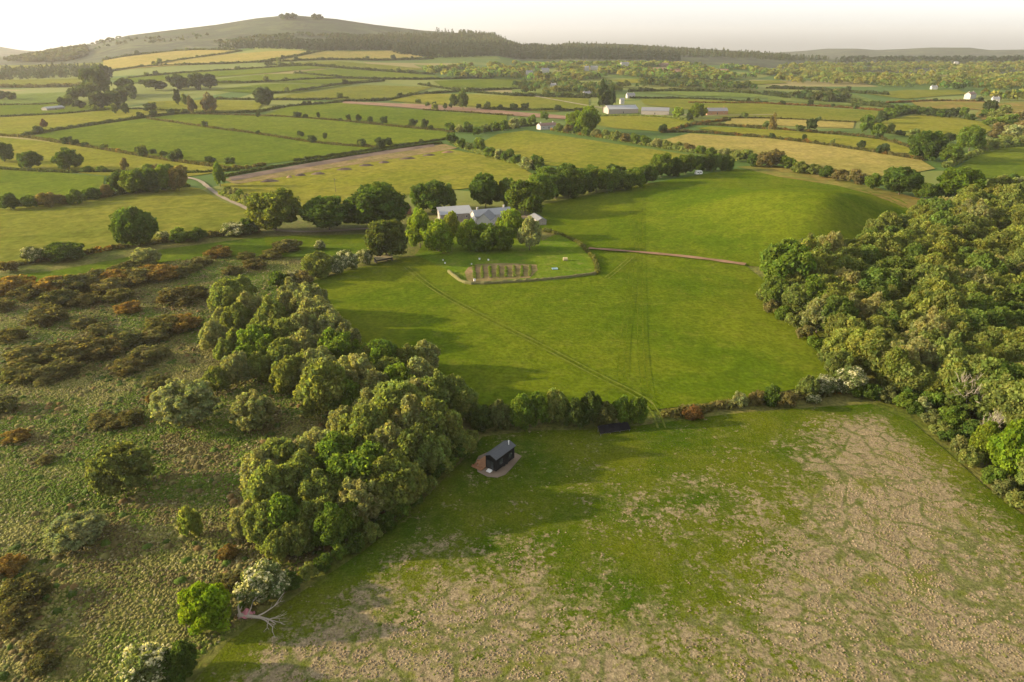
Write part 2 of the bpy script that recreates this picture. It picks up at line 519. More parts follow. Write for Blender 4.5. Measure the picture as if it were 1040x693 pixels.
def ribbon(px, widths, mat, name, step=3.0, lift=0.12, wob=0.0):
    """strips along a line: widths = [(offset, width), ...] in metres, all in one mesh"""
    C = resample(smooth_line(world_poly(px)), step)
    T = np.gradient(C, axis=0); T /= np.linalg.norm(T, axis=1)[:, None]; N = np.column_stack([-T[:, 1], T[:, 0]])
    V, Fc = [], []
    for off, w in widths:
        k = len(V); jit = 1 + wob * RNG.normal(size=(len(C), 1))
        L = C + N * (off - w / 2 * jit); Rr = C + N * (off + w / 2 * jit)
        for a, b in zip(L, Rr): V += [a, b]
        for i in range(len(C) - 1): Fc.append((k + 2 * i, k + 2 * i + 1, k + 2 * i + 3, k + 2 * i + 2))
    V = np.array(V); d = np.hypot(V[:, 0], V[:, 1])
    z = H(V[:, 0], V[:, 1]) + lift + 0.05 + 0.0005 * d + 0.35 * (d > 150)
    me = mesh_np(name, np.column_stack([V, z]), np.array(Fc), 4, mat, smooth=True)
    if me.polygons[0].normal.z < 0: me.flip_normals()
    o = new_obj(name, me); tag(o, kind="structure")
    return o

RUSH_PX = [(110, 790), (150, 740), (200, 690), (232, 652), (300, 606), (370, 560), (430, 508), (470, 468), (490, 444), (540, 438), (600, 437), (640, 434), (700, 426),
           (760, 419), (830, 414), (885, 411), (925, 428), (960, 458), (1000, 494), (1045, 528), (1130, 590), (1150, 620), (1150, 790)]
T1 = world_poly([(150, 760), (215, 690), (262, 645), (330, 608), (420, 590), (480, 572), (540, 572), (590, 612), (680, 628), (750, 612), (800, 640), (1100, 660), (1100, 800), (100, 850)])
T2 = world_poly([(848, 425), (885, 422), (915, 440), (960, 480), (1060, 590), (1150, 650), (1100, 760), (800, 700), (770, 610), (790, 560), (815, 500), (830, 460)])
T3 = world_poly([(330, 590), (420, 545), (520, 560), (470, 600), (380, 612)])
T4 = world_poly([(600, 500), (680, 490), (800, 470), (800, 560), (700, 560), (620, 540)])


def dryness(v):
    w = np.zeros(len(v))
    for T, s, amt, soft in ((T1, 1, .70, 17.0), (T2, 1, .88, 14.0), (T3, 1, 0.5, 12.0), (T4, 1, 0.36, 14.0)):
        d = edge_dist(T, v) * np.where(inside(T, v), 1, -1)
        w = np.maximum(w, amt * sst((d + soft) / (2 * soft)))
    d = edge_dist(RUSH, v)
    return w * sst((d - 1.0) / 6.0)


RUSH = world_poly(RUSH_PX)
def vnoise(xy, s, seed):
    """smooth value noise"""
    g = np.random.default_rng(seed).random((64, 64)); q = xy * s + 1000.0
    i = np.floor(q).astype(int); f = q - i; f = f * f * (3 - 2 * f)
    a = g[i[:, 0] % 64, i[:, 1] % 64]; b = g[(i[:, 0] + 1) % 64, i[:, 1] % 64]; c = g[i[:, 0] % 64, (i[:, 1] + 1) % 64]; d = g[(i[:, 0] + 1) % 64, (i[:, 1] + 1) % 64]
    return (a * (1 - f[:, 0]) + b * f[:, 0]) * (1 - f[:, 1]) + (c * (1 - f[:, 0]) + d * f[:, 0]) * f[:, 1]


def cell_gap(v, sx, sy, seed):
    """distance to the border between irregular cells of about sx by sy metres"""
    q = v + np.stack([vnoise(v, .22, seed) - .5, vnoise(v, .22, seed + 1) - .5], -1) * 3.2 + np.stack([vnoise(v, .07, seed + 2) - .5, vnoise(v, .07, seed + 3) - .5], -1) * 9
    q = q / np.array([sx, sy]) + 500; i0 = np.floor(q).astype(int)
    g = np.random.default_rng(seed).random((97, 89, 2)); ds = []
    for a in (-1, 0, 1):
        for b in (-1, 0, 1):
            c = i0 + (a, b); p = c + g[c[:, 0] % 97, c[:, 1] % 89]
            ds.append(np.linalg.norm((q - p) * (sx, sy), axis=1))
    ds = np.sort(np.array(ds), 0)
    return (ds[1] - ds[0]) * .5


def runs(v):
    w = .20 + .50 * vnoise(v, .09, 31)
    big = 1 - np.clip(cell_gap(v, 3.0, 9.0, 41) / w, 0, 1)
    small = (1 - np.clip(cell_gap(v, 1.4, 2.6, 51) / (w * .8), 0, 1)) * np.clip((vnoise(v, .12, 61) - .25) * 2.2, 0, 1)
    return np.maximum(big, .85 * small)


field(None, M["rush"], "rush_pasture", cell=.48, attr={"dry": dryness, "run": runs}, wpoly=RUSH)

# the meadow, below and above the dirt track
field([(300, 292), (345, 277), (385, 268), (412, 262), (440, 262), (540, 250), (575, 240), (600, 254), (640, 257), (700, 262), (757, 270), (772, 282),
       (800, 305), (845, 360), (858, 382), (845, 388), (760, 405), (700, 412), (640, 420), (500, 425), (470, 420), (400, 380), (330, 320)], M["meadow"], "meadow", cell=4)
field([(575, 240), (548, 232), (535, 212), (580, 202), (640, 190), (700, 180), (748, 172), (800, 178), (850, 185), (915, 203), (945, 214), (930, 226),
       (880, 250), (820, 262), (790, 274), (757, 270), (700, 262), (640, 257), (600, 254)], M["meadow"], "meadow", cell=4)
field([(748, 170), (785, 168), (850, 181), (900, 194), (950, 206), (965, 218), (935, 222), (905, 206), (850, 189), (790, 180)], M["rough"], "verge", cell=5)
field([(428, 262), (470, 252), (545, 248), (566, 238), (596, 252), (606, 268), (606, 279), (562, 286), (480, 290), (468, 288), (452, 274)], M["garden"], "garden_lawn", cell=3, lift=0.03)
field([(472, 277), (476, 272), (484, 269), (512, 268), (545, 269.5), (546, 275), (538, 283), (505, 285.5), (480, 288), (474, 285)], M["strip"], "vegetable_plot", cell=3, lift=0.06)
field([(420, 262), (440, 236), (470, 226), (545, 226), (552, 250), (480, 258)], M["garden"], "garden_lawn", cell=3)
field([(440, 226), (446, 218), (500, 224), (540, 218), (546, 228), (500, 232), (450, 230)], M["lane"], "farm_yard", cell=3, lift=0.06)

# ground beyond the bog
field([(-120, 274), (-120, 205), (0, 211), (60, 206), (110, 200), (188, 190), (203, 192), (225, 205), (253, 215), (245, 236), (160, 243), (110, 252), (60, 262), (0, 270)], M["olive"])
field([(-120, 300), (-60, 285), (0, 282), (60, 275), (130, 262), (165, 254), (250, 243), (300, 240), (372, 240), (385, 250), (360, 260), (300, 262), (230, 260), (160, 268), (60, 285), (0, 292)], M["lush"])
field([(268, 241), (330, 240), (378, 238), (380, 247), (330, 249), (270, 250)], M["meadow"], lift=0.05)
field([(-120, 205), (-120, 172), (0, 173), (60, 176), (106, 180), (104, 193), (60, 200), (0, 206)], M["green"])
field([(-120, 172), (-120, 140), (0, 140), (60, 146), (110, 154), (190, 167), (242, 173), (190, 180), (106, 179), (60, 174), (0, 171)], M["yellow"])
field([(30, 139), (60, 133), (145, 121), (215, 131), (262, 137), (330, 147), (385, 151), (300, 163), (240, 171), (190, 166), (110, 152)], M["green"])
field([(147, 121), (186, 116), (265, 118), (350, 124), (455, 134), (452, 141), (390, 150), (330, 146), (262, 136), (215, 130)], M["green"])
field([(268, 117), (292, 109), (345, 105), (420, 112), (515, 118), (515, 126), (462, 132), (350, 123)], M["green"])
field([(222, 188), (300, 178), (400, 160), (456, 152), (500, 160), (525, 168), (545, 180), (530, 192), (495, 190), (430, 196), (350, 208), (300, 214), (262, 206)], M["yellow"])
field([(226, 183), (300, 171), (400, 154), (452, 147), (465, 151), (400, 162), (340, 171), (290, 180), (240, 188)], M["strip"], "bare_strip", lift=0.1)
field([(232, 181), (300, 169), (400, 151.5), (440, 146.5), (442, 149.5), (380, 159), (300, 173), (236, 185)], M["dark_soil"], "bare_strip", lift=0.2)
field([(348, 103.5), (420, 106.5), (515, 113.5), (560, 117), (600, 121), (600, 123), (515, 117.5), (430, 111.5), (348, 105.5)], M["red_soil"], "ploughed_strip", lift=0.2)

# right of the farm
field([(488, 146), (505, 137), (535, 133), (560, 137), (640, 149), (700, 158), (712, 163), (660, 173), (600, 172), (548, 168), (515, 160)], M["yellow"])
field([(607, 119), (660, 118), (702, 124), (696, 130), (670, 134), (625, 131), (604, 127)], M["yellow"])
field([(672, 143), (700, 136), (780, 141), (860, 151), (935, 163), (950, 172), (905, 180), (870, 178), (800, 168), (755, 162), (712, 154)], M["gold"])
field([(708, 131), (722, 129), (800, 133), (900, 143), (932, 152), (928, 160), (850, 150), (780, 140)], M["yellow"])
field([(740, 121), (790, 121), (868, 125), (866, 131), (790, 128), (735, 127)], M["gold"])
field([(650, 101), (700, 101), (780, 106), (903, 114), (903, 119), (878, 124), (790, 120), (737, 120), (700, 112), (655, 107)], M["olive"])
field([(886, 127), (898, 123), (930, 117), (962, 118), (1000, 125), (1008, 132), (996, 139), (970, 140), (932, 139), (895, 135)], M["yellow"])
field([(965, 176), (988, 160), (1008, 152), (1045, 149), (1120, 150), (1120, 182), (1040, 180), (1000, 182)], M["green"])
field([(925, 104), (960, 102), (1000, 104), (995, 112), (935, 111)], M["rough"], "heath")
field([(1000, 106), (1045, 104), (1100, 108), (1100, 150), (1045, 147), (1010, 140), (1010, 128), (990, 118)], M["rough"], "heath")
field([(880, 96), (920, 92), (972, 92), (985, 96), (920, 101)], M["olive"])
field([(780, 96), (830, 94), (870, 97), (900, 105), (870, 108), (780, 102)], M["pale_green"])
field([(650, 94), (700, 93), (780, 96), (800, 101), (700, 98)], M["pale_green"])
field([(735, 84), (790, 82), (800, 85), (745, 88)], M["olive"])
field([(655, 69), (700, 69), (740, 71), (740, 74), (690, 74), (655, 73)], M["red_soil"], "ploughed_field")
field([(620, 82), (660, 80), (690, 83), (640, 85)], M["yellow"])
field([(450, 98), (520, 98), (598, 101), (598, 112), (560, 114), (500, 110), (440, 104)], M["olive"])
field([(520, 89), (600, 90), (600, 97), (520, 96)], M["pale_green"])

# the left hand slopes
field([(-160, 139), (-160, 118), (0, 120), (60, 117), (110, 112), (170, 112), (180, 114), (140, 119), (60, 131), (26, 137)], M["yellow"])
field([(-160, 117), (-160, 108), (0, 108), (70, 105), (125, 109), (60, 115), (0, 118)], M["green"])
field([(-160, 107), (-160, 97), (0, 97), (72, 94), (72, 104), (0, 107)], M["pale_green"])
field([(-160, 90), (-160, 81), (0, 82), (85, 80), (85, 87), (0, 88)], M["olive"])
field([(-160, 72), (-160, 66), (0, 67), (60, 66), (105, 64), (105, 67), (60, 69), (0, 71)], M["olive"])
field([(112, 81), (200, 73), (270, 69), (340, 66), (345, 69), (270, 75), (200, 80), (130, 85)], M["green"])
field([(105, 72), (105, 62), (150, 55), (185, 51), (245, 52), (225, 56), (185, 62), (150, 67)], M["gold"])
field([(155, 67), (190, 61), (228, 56), (270, 53), (320, 53), (300, 58), (270, 63), (200, 66), (120, 72)], M["gold"])
field([(305, 58), (325, 53), (400, 52), (430, 58), (410, 60), (350, 61), (275, 64)], M["gold"])
field([(280, 66), (345, 63), (395, 67), (440, 71), (400, 72), (345, 69)], M["olive"])
field([(345, 70), (400, 74), (445, 78), (440, 81), (380, 80), (300, 74)], M["green"])
field([(190, 84), (270, 76), (340, 76), (380, 81), (330, 86), (270, 84), (220, 86)], M["green"])
field([(215, 92), (270, 86), (330, 87), (360, 86), (300, 95), (265, 96)], M["green"])
field([(262, 102), (300, 96), (370, 87), (440, 89), (420, 95), (385, 102), (330, 102)], M["olive"])
field([(190, 113), (262, 112), (268, 104), (215, 102), (150, 104), (150, 112)], M["yellow"])
field([(395, 103), (425, 96), (470, 96), (530, 100), (530, 109), (480, 109), (430, 106)], M["yellow"])
field([(440, 83), (520, 81), (560, 84), (520, 91), (450, 89)], M["green"])
field([(420, 66), (500, 70), (520, 73), (440, 74)], M["pale_green"])

# lanes and tracks
ribbon([(188, 181), (203, 184), (213, 193), (228, 203), (252, 213), (262, 222), (275, 235), (305, 237), (340, 236), (375, 233), (420, 236), (445, 228)], [(0, 2.7)], M["lane"], "lane", wob=.08)
ribbon([(598, 253.5), (640, 256.5), (700, 262), (757, 270)], [(0, 2.6)], M["red_soil"], "dirt_track", wob=.15)
ribbon([(412, 272), (440, 296), (500, 328), (560, 358), (610, 385), (645, 402), (660, 412), (668, 424), (672, 436)], [(-.85, .42), (.85, .42)], M["rut"], "track", wob=.25)
ribbon([(640, 186), (643, 240), (640, 300), (632, 345), (630, 385)], [(-.8, .32), (.8, .32)], M["rut_dark"], "track", wob=.25)
ribbon([(652, 190), (650, 240), (650, 300), (650, 360), (655, 400)], [(-.8, .32), (.8, .32)], M["rut_dark"], "track", wob=.25)
ribbon([(642, 262), (625, 277), (616, 284)], [(-.8, .5), (.8, .5)], M["rut"], "track", wob=.25)
ribbon([(528, 96), (640, 115), (700, 118), (740, 118), (790, 117)], [(0, 5)], M["lane"], "lane")


# ------------------------------------------------------------------ foliage
def cards(P, Nn, size, rng, tri=False):
    """leaf cards at P facing about Nn: kite quads"""
    n = len(P)
    a = rng.normal(size=(n, 3)); T = np.cross(Nn, a); T /= np.linalg.norm(T, axis=1)[:, None] + 1e-9
    B = np.cross(Nn, T)
    s = (size * rng.uniform(0.6, 1.35, n))[:, None]
    w = s * rng.uniform(0.5, 0.9, (n, 1))
    V = np.stack([P - T * s, P - B * w + Nn * s * .15, P + T * s, P + B * w + Nn * s * .15], 1).reshape(-1, 3)
    return V, np.arange(4 * n).reshape(n, 4)


def lobed(lc, lr, size, density, rng, jitter=0.5, vmin=0.0, flower=None, leaf=(1, 1, 1), keep=0.78, cap=14000, spread=0.3):
    """foliage on lobes: centres lc (n,3), radii lr (n,3 or n)"""
    lr3 = np.repeat(np.asarray(lr, float)[:, None], 3, 1) if np.ndim(lr) == 1 else np.asarray(lr, float)
    area = 4 * math.pi * (lr3.prod(1) ** (2 / 3))
    cnt = np.maximum(6, density * area / (size * size)).astype(int)
    tot = cnt.sum()
    if tot > cap: size = size * math.sqrt(tot / cap); cnt = np.maximum(5, cnt * cap // tot)
    idx = np.repeat(np.arange(len(lc)), cnt)
    d = rng.normal(size=(len(idx), 3)); d /= np.linalg.norm(d, axis=1)[:, None]
    rad = 1 - spread * rng.random((len(idx), 1)) ** 1.6 + 0.10 * rng.random((len(idx), 1))
    rad = np.where(rng.random((len(idx), 1)) < .12, rng.uniform(1.0, 1.28, (len(idx), 1)), rad)
    P = lc[idx] + d * lr3[idx] * rad
    ok = P[:, 2] > vmin
    for k in range(len(lc)):
        q = ((P - lc[k]) / lr3[k]); ok &= ((q * q).sum(1) > keep * keep) | (idx == k)
    P, d, idx = P[ok], d[ok], idx[ok]
    Nn = d / lr3[idx]; Nn /= np.linalg.norm(Nn, axis=1)[:, None]
    Nn = Nn + jitter * rng.normal(size=Nn.shape); Nn /= np.linalg.norm(Nn, axis=1)[:, None]
    V, Fc = cards(P, Nn, size, rng)
    lobe_v = rng.uniform(0.80, 1.20, len(lc)); lobe_h = rng.uniform(-0.10, 0.10, len(lc))
    c = np.tile(np.array(leaf, float), (len(P), 1)) * (lobe_v[idx] * rng.uniform(0.72, 1.28, len(P)))[:, None]
    c[:, 0] *= 1 + lobe_h[idx] + rng.normal(0, .06, len(P))
    if flower is not None:
        fr, fc = flower
        amt = np.clip(rng.normal(fr, 0.30, len(lc)), 0, 1)
        top = np.clip(0.5 + 0.8 * d[:, 2], 0.15, 1)
        fl = rng.random(len(P)) < amt[idx] * top
        c[fl] = np.array(fc) * rng.uniform(0.8, 1.1, (fl.sum(), 1))
    return V, Fc, np.repeat(c, 4, 0)


def crown_proto(name, seed, nb, rb, size, shape="round", density=1.1, jitter=0.55, flower=None, leaf=(1, 1, 1), cap=15000, sub=6, tight=False):
    """boughs set round a crown, each breaking into smaller clumps with gaps between"""
    rng = np.random.default_rng(seed)
    k = np.arange(nb) + 0.5
    zc = 1 - 1.7 * k / nb
    ph = k * 2.399963 + rng.uniform(0, 6.28)
    rxy = np.sqrt(np.maximum(0, 1 - zc * zc))
    D = np.stack([rxy * np.cos(ph), rxy * np.sin(ph), zc], 1) + rng.normal(0, .16, (nb, 3))
    D /= np.linalg.norm(D, axis=1)[:, None]
    rr = rb * rng.uniform(0.7, 1.3, nb)
    C = D * (1 - rr * .92)[:, None] * (rng.uniform(.95, 1.06, (nb, 1)) if tight else rng.uniform(0.78, 1.16, (nb, 1)))
    lc, lr = [], []
    for c, r_, d in zip(C, rr, D):
        lc.append(c); lr.append(r_ * .8)
        for _ in range(sub):
            u = rng.normal(size=3) + d * 1.1; u /= np.linalg.norm(u)
            s = r_ * rng.uniform(.32, .58)
            lc.append(c + u * r_ * rng.uniform(.72, 1.0)); lr.append(s)
    for _ in range(4): lc.append(rng.normal(0, .15, 3)); lr.append(.42)
    lc, lr = np.array(lc), np.array(lr)
    lr3 = np.repeat(lr[:, None], 3, 1)
    tz = np.clip((lc[:, 2] + 1) / 2, 0, 1)
    if shape == "upright": lc[:, :2] *= (1.08 - 0.55 * tz ** 1.5)[:, None]
    elif shape == "feather":
        lc[:, :2] *= (1.05 - 0.40 * tz ** 2)[:, None]; lr3[:, 2] *= 1.3
    V, Fc, c = lobed(lc, lr3, size, density, rng, jitter, -1.05, flower, leaf, cap=cap, keep=.72, spread=.42)
    return mesh_np(name, V, Fc, 4, M["leaf"], c)


WHITE = (0.50, 0.47, 0.36)
P_OAK = [crown_proto("crown_oak", 10 + i, 17, .42, .044, jitter=.8, sub=7) for i in range(4)]
P_WIL = [crown_proto("crown_willow", 30 + i, 24, .31, .038, "feather", 1.1, .95, sub=5) for i in range(5)]
P_DOME = [crown_proto("crown_dome", 50 + i, 60, .21, .034, "round", 1.2, .8, sub=2, tight=True) for i in range(3)]
P_UP = [crown_proto("crown_upright", 70 + i, 17, .38, .046, "upright", jitter=.85) for i in range(3)]
P_HAW = [crown_proto("crown_hawthorn", 90 + i, 14, .42, .05, "round", 1.1, .55, (0.40, WHITE), (.125, .15, .06)) for i in range(3)]
P_BUSH = [crown_proto("crown_bush", 110 + i, 8, .50, .08, "round", 1.2, cap=4000, sub=4) for i in range(4)]
P_FAR = [crown_proto("crown_far", 130 + i, 7, .52, .12, "round", 1.3, cap=1800, sub=3) for i in range(4)]
P_FARUP = [crown_proto("crown_far_upright", 150 + i, 7, .48, .12, "upright", 1.3, cap=1800, sub=3) for i in range(3)]
P_BRACK = [crown_proto("crown_bracken", 170 + i, 12, .42, .06, "round", 1.0, .8, cap=5000, sub=4) for i in range(3)]


def trunk_proto(name, seed, limbs=6, mat="bark", spread=0.55):
    rng = random.Random(seed); mb = MB()
    mb.tube([(0, 0, -.02), (.005, .01, .1), (.02, -.01, .45), (.0, .02, .8), (.02, .0, 1.0)], [.055, .042, .034, .022, .008], 7)
    for i in range(limbs):
        a = i * 2.4 + rng.random(); z = rng.uniform(.3, .7); L = rng.uniform(.3, .55) * spread / .55
        p = Vector((0, 0, z)); q = p + Vector((math.cos(a) * L * .5, math.sin(a) * L * .5, .16)); r_ = p + Vector((math.cos(a) * L, math.sin(a) * L, .36))
        mb.tube([p, q, r_], [.022, .014, .005], 5)
    return mb.mesh(name, M[mat], True)


TRUNKS = [trunk_proto("trunk", s) for s in range(4)]


def bare_proto(name, seed, mat="grey_bark"):
    """a leafless crown of forking grey limbs; unit height"""
    rng = random.Random(seed); mb = MB()
    def grow(p, d, L, r, lev):
        q = p + d * L * .55 + Vector((rng.gauss(0, .04), rng.gauss(0, .04), .02)) * L
        e = q + (d + Vector((0, 0, .22))).normalized() * L * .45
        mb.tube([p, q, e], [r, r * .8, r * .6], 5 if lev < 2 else 3)
        if lev >= 4: return
        for k in range(3 if lev < 2 else 2 + (rng.random() < .5)):
            dd = (d + Vector((rng.gauss(0, .5), rng.gauss(0, .5), rng.gauss(.1, .3)))).normalized()
            grow(e if k else q, dd, L * rng.uniform(.6, .8), r * .58, lev + 1)
    for k in range(5):
        a = k * 1.26 + rng.random() * .5
        grow(Vector((0, 0, 0)), Vector((math.cos(a) * .4, math.sin(a) * .4, 1)).normalized(), rng.uniform(.3, .38), .03, 0)
    return mb.mesh(name, M[mat])


BARE = [bare_proto("bare_limbs", s) for s in (3, 5)]


def solve_crown(cx, cy, rx, ry, clear):
    """base point, half width and half height of a crown of that apparent size standing on the ground"""
    lift = 3.0
    for _ in range(8):
        P = pix(cx, cy, lift)
        D = math.hypot(P[0], P[1]); dz = CAM_Z - P[2]; Rr = math.sqrt(D * D + dz * dz)
        dep = float(np.dot(P - np.array([0, 0, CAM_Z]), FWD))
        a = rx * dep / F
        sn, cs = dz / Rr, D / Rr
        rm = ry * dep / F
        c = math.sqrt(max(rm * rm - (a * sn) ** 2, (.42 * a) ** 2)) / cs
        lift = c * (1 + clear)
    base = np.array([P[0], P[1], float(H(P[0], P[1]))])
    return base, a, c


def gl(c, j=0.0, rng=random):
    k = 1 + rng.uniform(-j, j); h = rng.uniform(-j, j) * .35
    return (c[0] * k * (1 + h), c[1] * k, c[2] * k * (1 - h), 1)


DARK = (0.066, 0.100, 0.020); MID = (0.105, 0.148, 0.025); BRIGHT = (0.160, 0.208, 0.026); OLIVE = (0.150, 0.172, 0.050)
SAGE = (0.200, 0.205, 0.090); PALE = (0.215, 0.225, 0.108); YEL = (0.195, 0.215, 0.034); BROWN = (0.150, 0.125, 0.052); ORANGE = (0.23, 0.13, 0.03)
FARD = (0.052, 0.072, 0.029); FARG = (0.102, 0.130, 0.040); ONE = (1, 1, 1)
PLACED = []


def tree(name, cat, protos, cx, cy, rx, ry, color, label, group=None, clear=0.25, parts=True, jit=0.10):
    base, a, c = solve_crown(cx, cy, rx, ry or rx, clear)
    zc = c * (1 + clear)
    rot = random.uniform(0, 6.28)
    if parts:
        root = new_obj(name, None); root.location = base
        cr = new_obj("crown", random.choice(protos), root); cr.location = (0, 0, zc)
        tk = new_obj("trunk", random.choice(TRUNKS), root)
        th = zc + .35 * c; tw = max(.8 * a, .45 * th)
        tk.scale = (tw, tw, th); tk.rotation_euler.z = rot
        tk.location = (0, 0, -0.2)
    else:
        cr = root = new_obj(name, random.choice(protos)); cr.location = base + np.array([0, 0, zc])
    cr.scale = (a, a, c); cr.rotation_euler.z = rot
    cr.color = gl(color, jit)
    tag(root, label, cat, group)
    PLACED.append((base[0], base[1], a))
    return root


ORD = ["first", "second", "third", "fourth", "fifth", "sixth", "seventh", "eighth", "ninth", "tenth", "eleventh", "twelfth", "thirteenth", "fourteenth", "fifteenth",
       "sixteenth", "seventeenth", "eighteenth", "nineteenth", "twentieth", "twenty-first", "twenty-second", "twenty-third", "twenty-fourth", "twenty-fifth"]

# ------------------------------------------------------------------ the narrow wood beside the cabin
W1 = [(272, 357, 12), (292, 380, 14), (288, 362, 14), (330, 396, 22), (360, 382, 18), (342, 357, 17), (385, 364, 15), (397, 380, 14), (415, 367, 13), (432, 362, 12), (426, 384, 16),
      (442, 402, 18), (402, 415, 24), (372, 440, 23), (347, 428, 12), (418, 430, 22), (440, 432, 22), (458, 402, 16), (473, 412, 13), (468, 450, 11), (322, 460, 19), (342, 467, 21),
      (365, 482, 24), (400, 487, 23), (422, 457, 20), (437, 460, 17), (285, 468, 19), (266, 478, 18), (275, 497, 21), (305, 487, 21), (325, 502, 19), (345, 505, 17), (366, 507, 19),
      (386, 502, 17), (402, 500, 14), (268, 532, 17), (285, 527, 19), (335, 535, 17), (322, 527, 17), (356, 525, 13), (250, 528, 14), (300, 545, 14), (305, 548, 11), (282, 553, 12),
      (232, 304, 15), (246, 294, 10), (240, 324, 12), (217, 341, 11), (253, 314, 13), (276, 321, 14), (296, 303, 14), (315, 306, 15), (322, 321, 16), (338, 334, 14), (307, 334, 15),
      (290, 339, 14), (267, 336, 12), (352, 343, 11), (250, 365, 11), (228, 356, 9), (240, 374, 13), (218, 386, 11), (260, 347, 13), (276, 342, 12), (310, 354, 15), (325, 372, 16),
      (308, 374, 13), (375, 365, 13), (262, 372, 11), (240, 346, 10), (225, 325, 9), (405, 392, 16), (383, 398, 17), (352, 402, 15), (376, 416, 16), (420, 405, 17), (395, 455, 20), (378, 465, 17)]
W1.sort(key=lambda t: t[1] + t[2])
n1 = len(W1)
for i, (x, y, r) in enumerate(W1):
    far = y < 345
    k = random.random()
    if x > 425 and y < 440: colr, cw, pr = (SAGE if y < 395 else OLIVE), "sage green", P_UP + P_WIL
    elif k < .55: colr, cw, pr = OLIVE, "olive green", P_WIL
    elif k < .8: colr, cw, pr = SAGE, "greyish sage", P_WIL + P_DOME[:1]
    else: colr, cw, pr = MID, "fresh green", P_UP + P_OAK[:2]
    zone = ("at the tip of the wood that reaches into the bog" if far else "in the wood between the bog and the big meadow" if y < 420 else "in the thick of the wood beside the black cabin")
    tree("willow_tree" if pr is not P_UP else "broadleaf_tree", "tree", pr, x, y, r * 1.25, r * 1.25, colr,
         "%s feathery tree %s" % (cw, zone), "%s trees %s" % (cw, zone), 0.12)

# ------------------------------------------------------------------ the large wood past the meadow
W2P = np.array([(772, 276), (800, 252), (850, 250), (880, 230), (930, 216), (950, 200), (1000, 192), (1040, 184), (1125, 178), (1125, 585), (1075, 530), (1040, 492), (1000, 468),
                (965, 432), (930, 410), (890, 388), (858, 372), (836, 350), (800, 312), (775, 290)], float)
W2 = [(800, 272, 25, 24), (826, 301, 17, 19), (788, 298, 12, 13), (852, 372, 11, 14)]
y = 190.0
rr_ = random.Random(21)
while y < 585:
    r = 8.5 + (y - 190) * 0.040
    x = 770 + rr_.uniform(0, r)
    while x < 1120:
        rad = r * rr_.uniform(.82, 1.35)
        xx, yy = x + rr_.uniform(-.3, .3) * r, y + rr_.uniform(-.35, .35) * r
        if inside(W2P, np.array([[xx, yy], [xx, yy + rad * .8], [xx - rad * .7, yy]])).all() and not any(math.hypot(xx - q[0], yy - q[1]) < .8 * q[2] for q in W2[:4]) and not (955 < xx < 1030 and yy > 392 and (xx - 955) * .95 + 392 < yy + 34):
            W2.append((xx, yy, rad, rad * rr_.uniform(.9, 1.15)))
        x += r * 1.32
    y += r * 1.12
print("W2", len(W2))
for i, (x, y, rx, ry) in enumerate(W2):
    k = rr_.random()
    if i == 0: tree("broadleaf_tree", "tree", P_OAK, x, y, rx, ry, MID, "broad full green tree at the corner where the wood meets the dirt track"); continue
    if i == 1: tree("broadleaf_tree", "tree", P_UP, x, y, rx, ry, MID, "light green tree on the wood's edge just below the dirt track end"); continue
    if k < .46: colr, cw, pr = (0.145, 0.162, 0.044), "olive", P_OAK + P_WIL[:2]
    elif k < .68: colr, cw, pr = (0.180, 0.192, 0.044), "yellow-green", P_OAK + P_UP
    elif k < .86: colr, cw, pr = (0.098, 0.132, 0.030), "deep green", P_OAK + P_UP[:1]
    else: colr, cw, pr = (0.205, 0.198, 0.082), "pale khaki", P_WIL
    zone = "along the far edge" if y < 240 else "in the middle" if y < 345 else "at the near end"
    tree("broadleaf_tree", "tree", pr, x, y, rx * 1.1, ry * 1.1, colr, "%s crown %s of the large wood past the meadow" % (cw, zone),
         "%s trees %s of the large wood" % (cw, zone), 0.15, jit=.14)

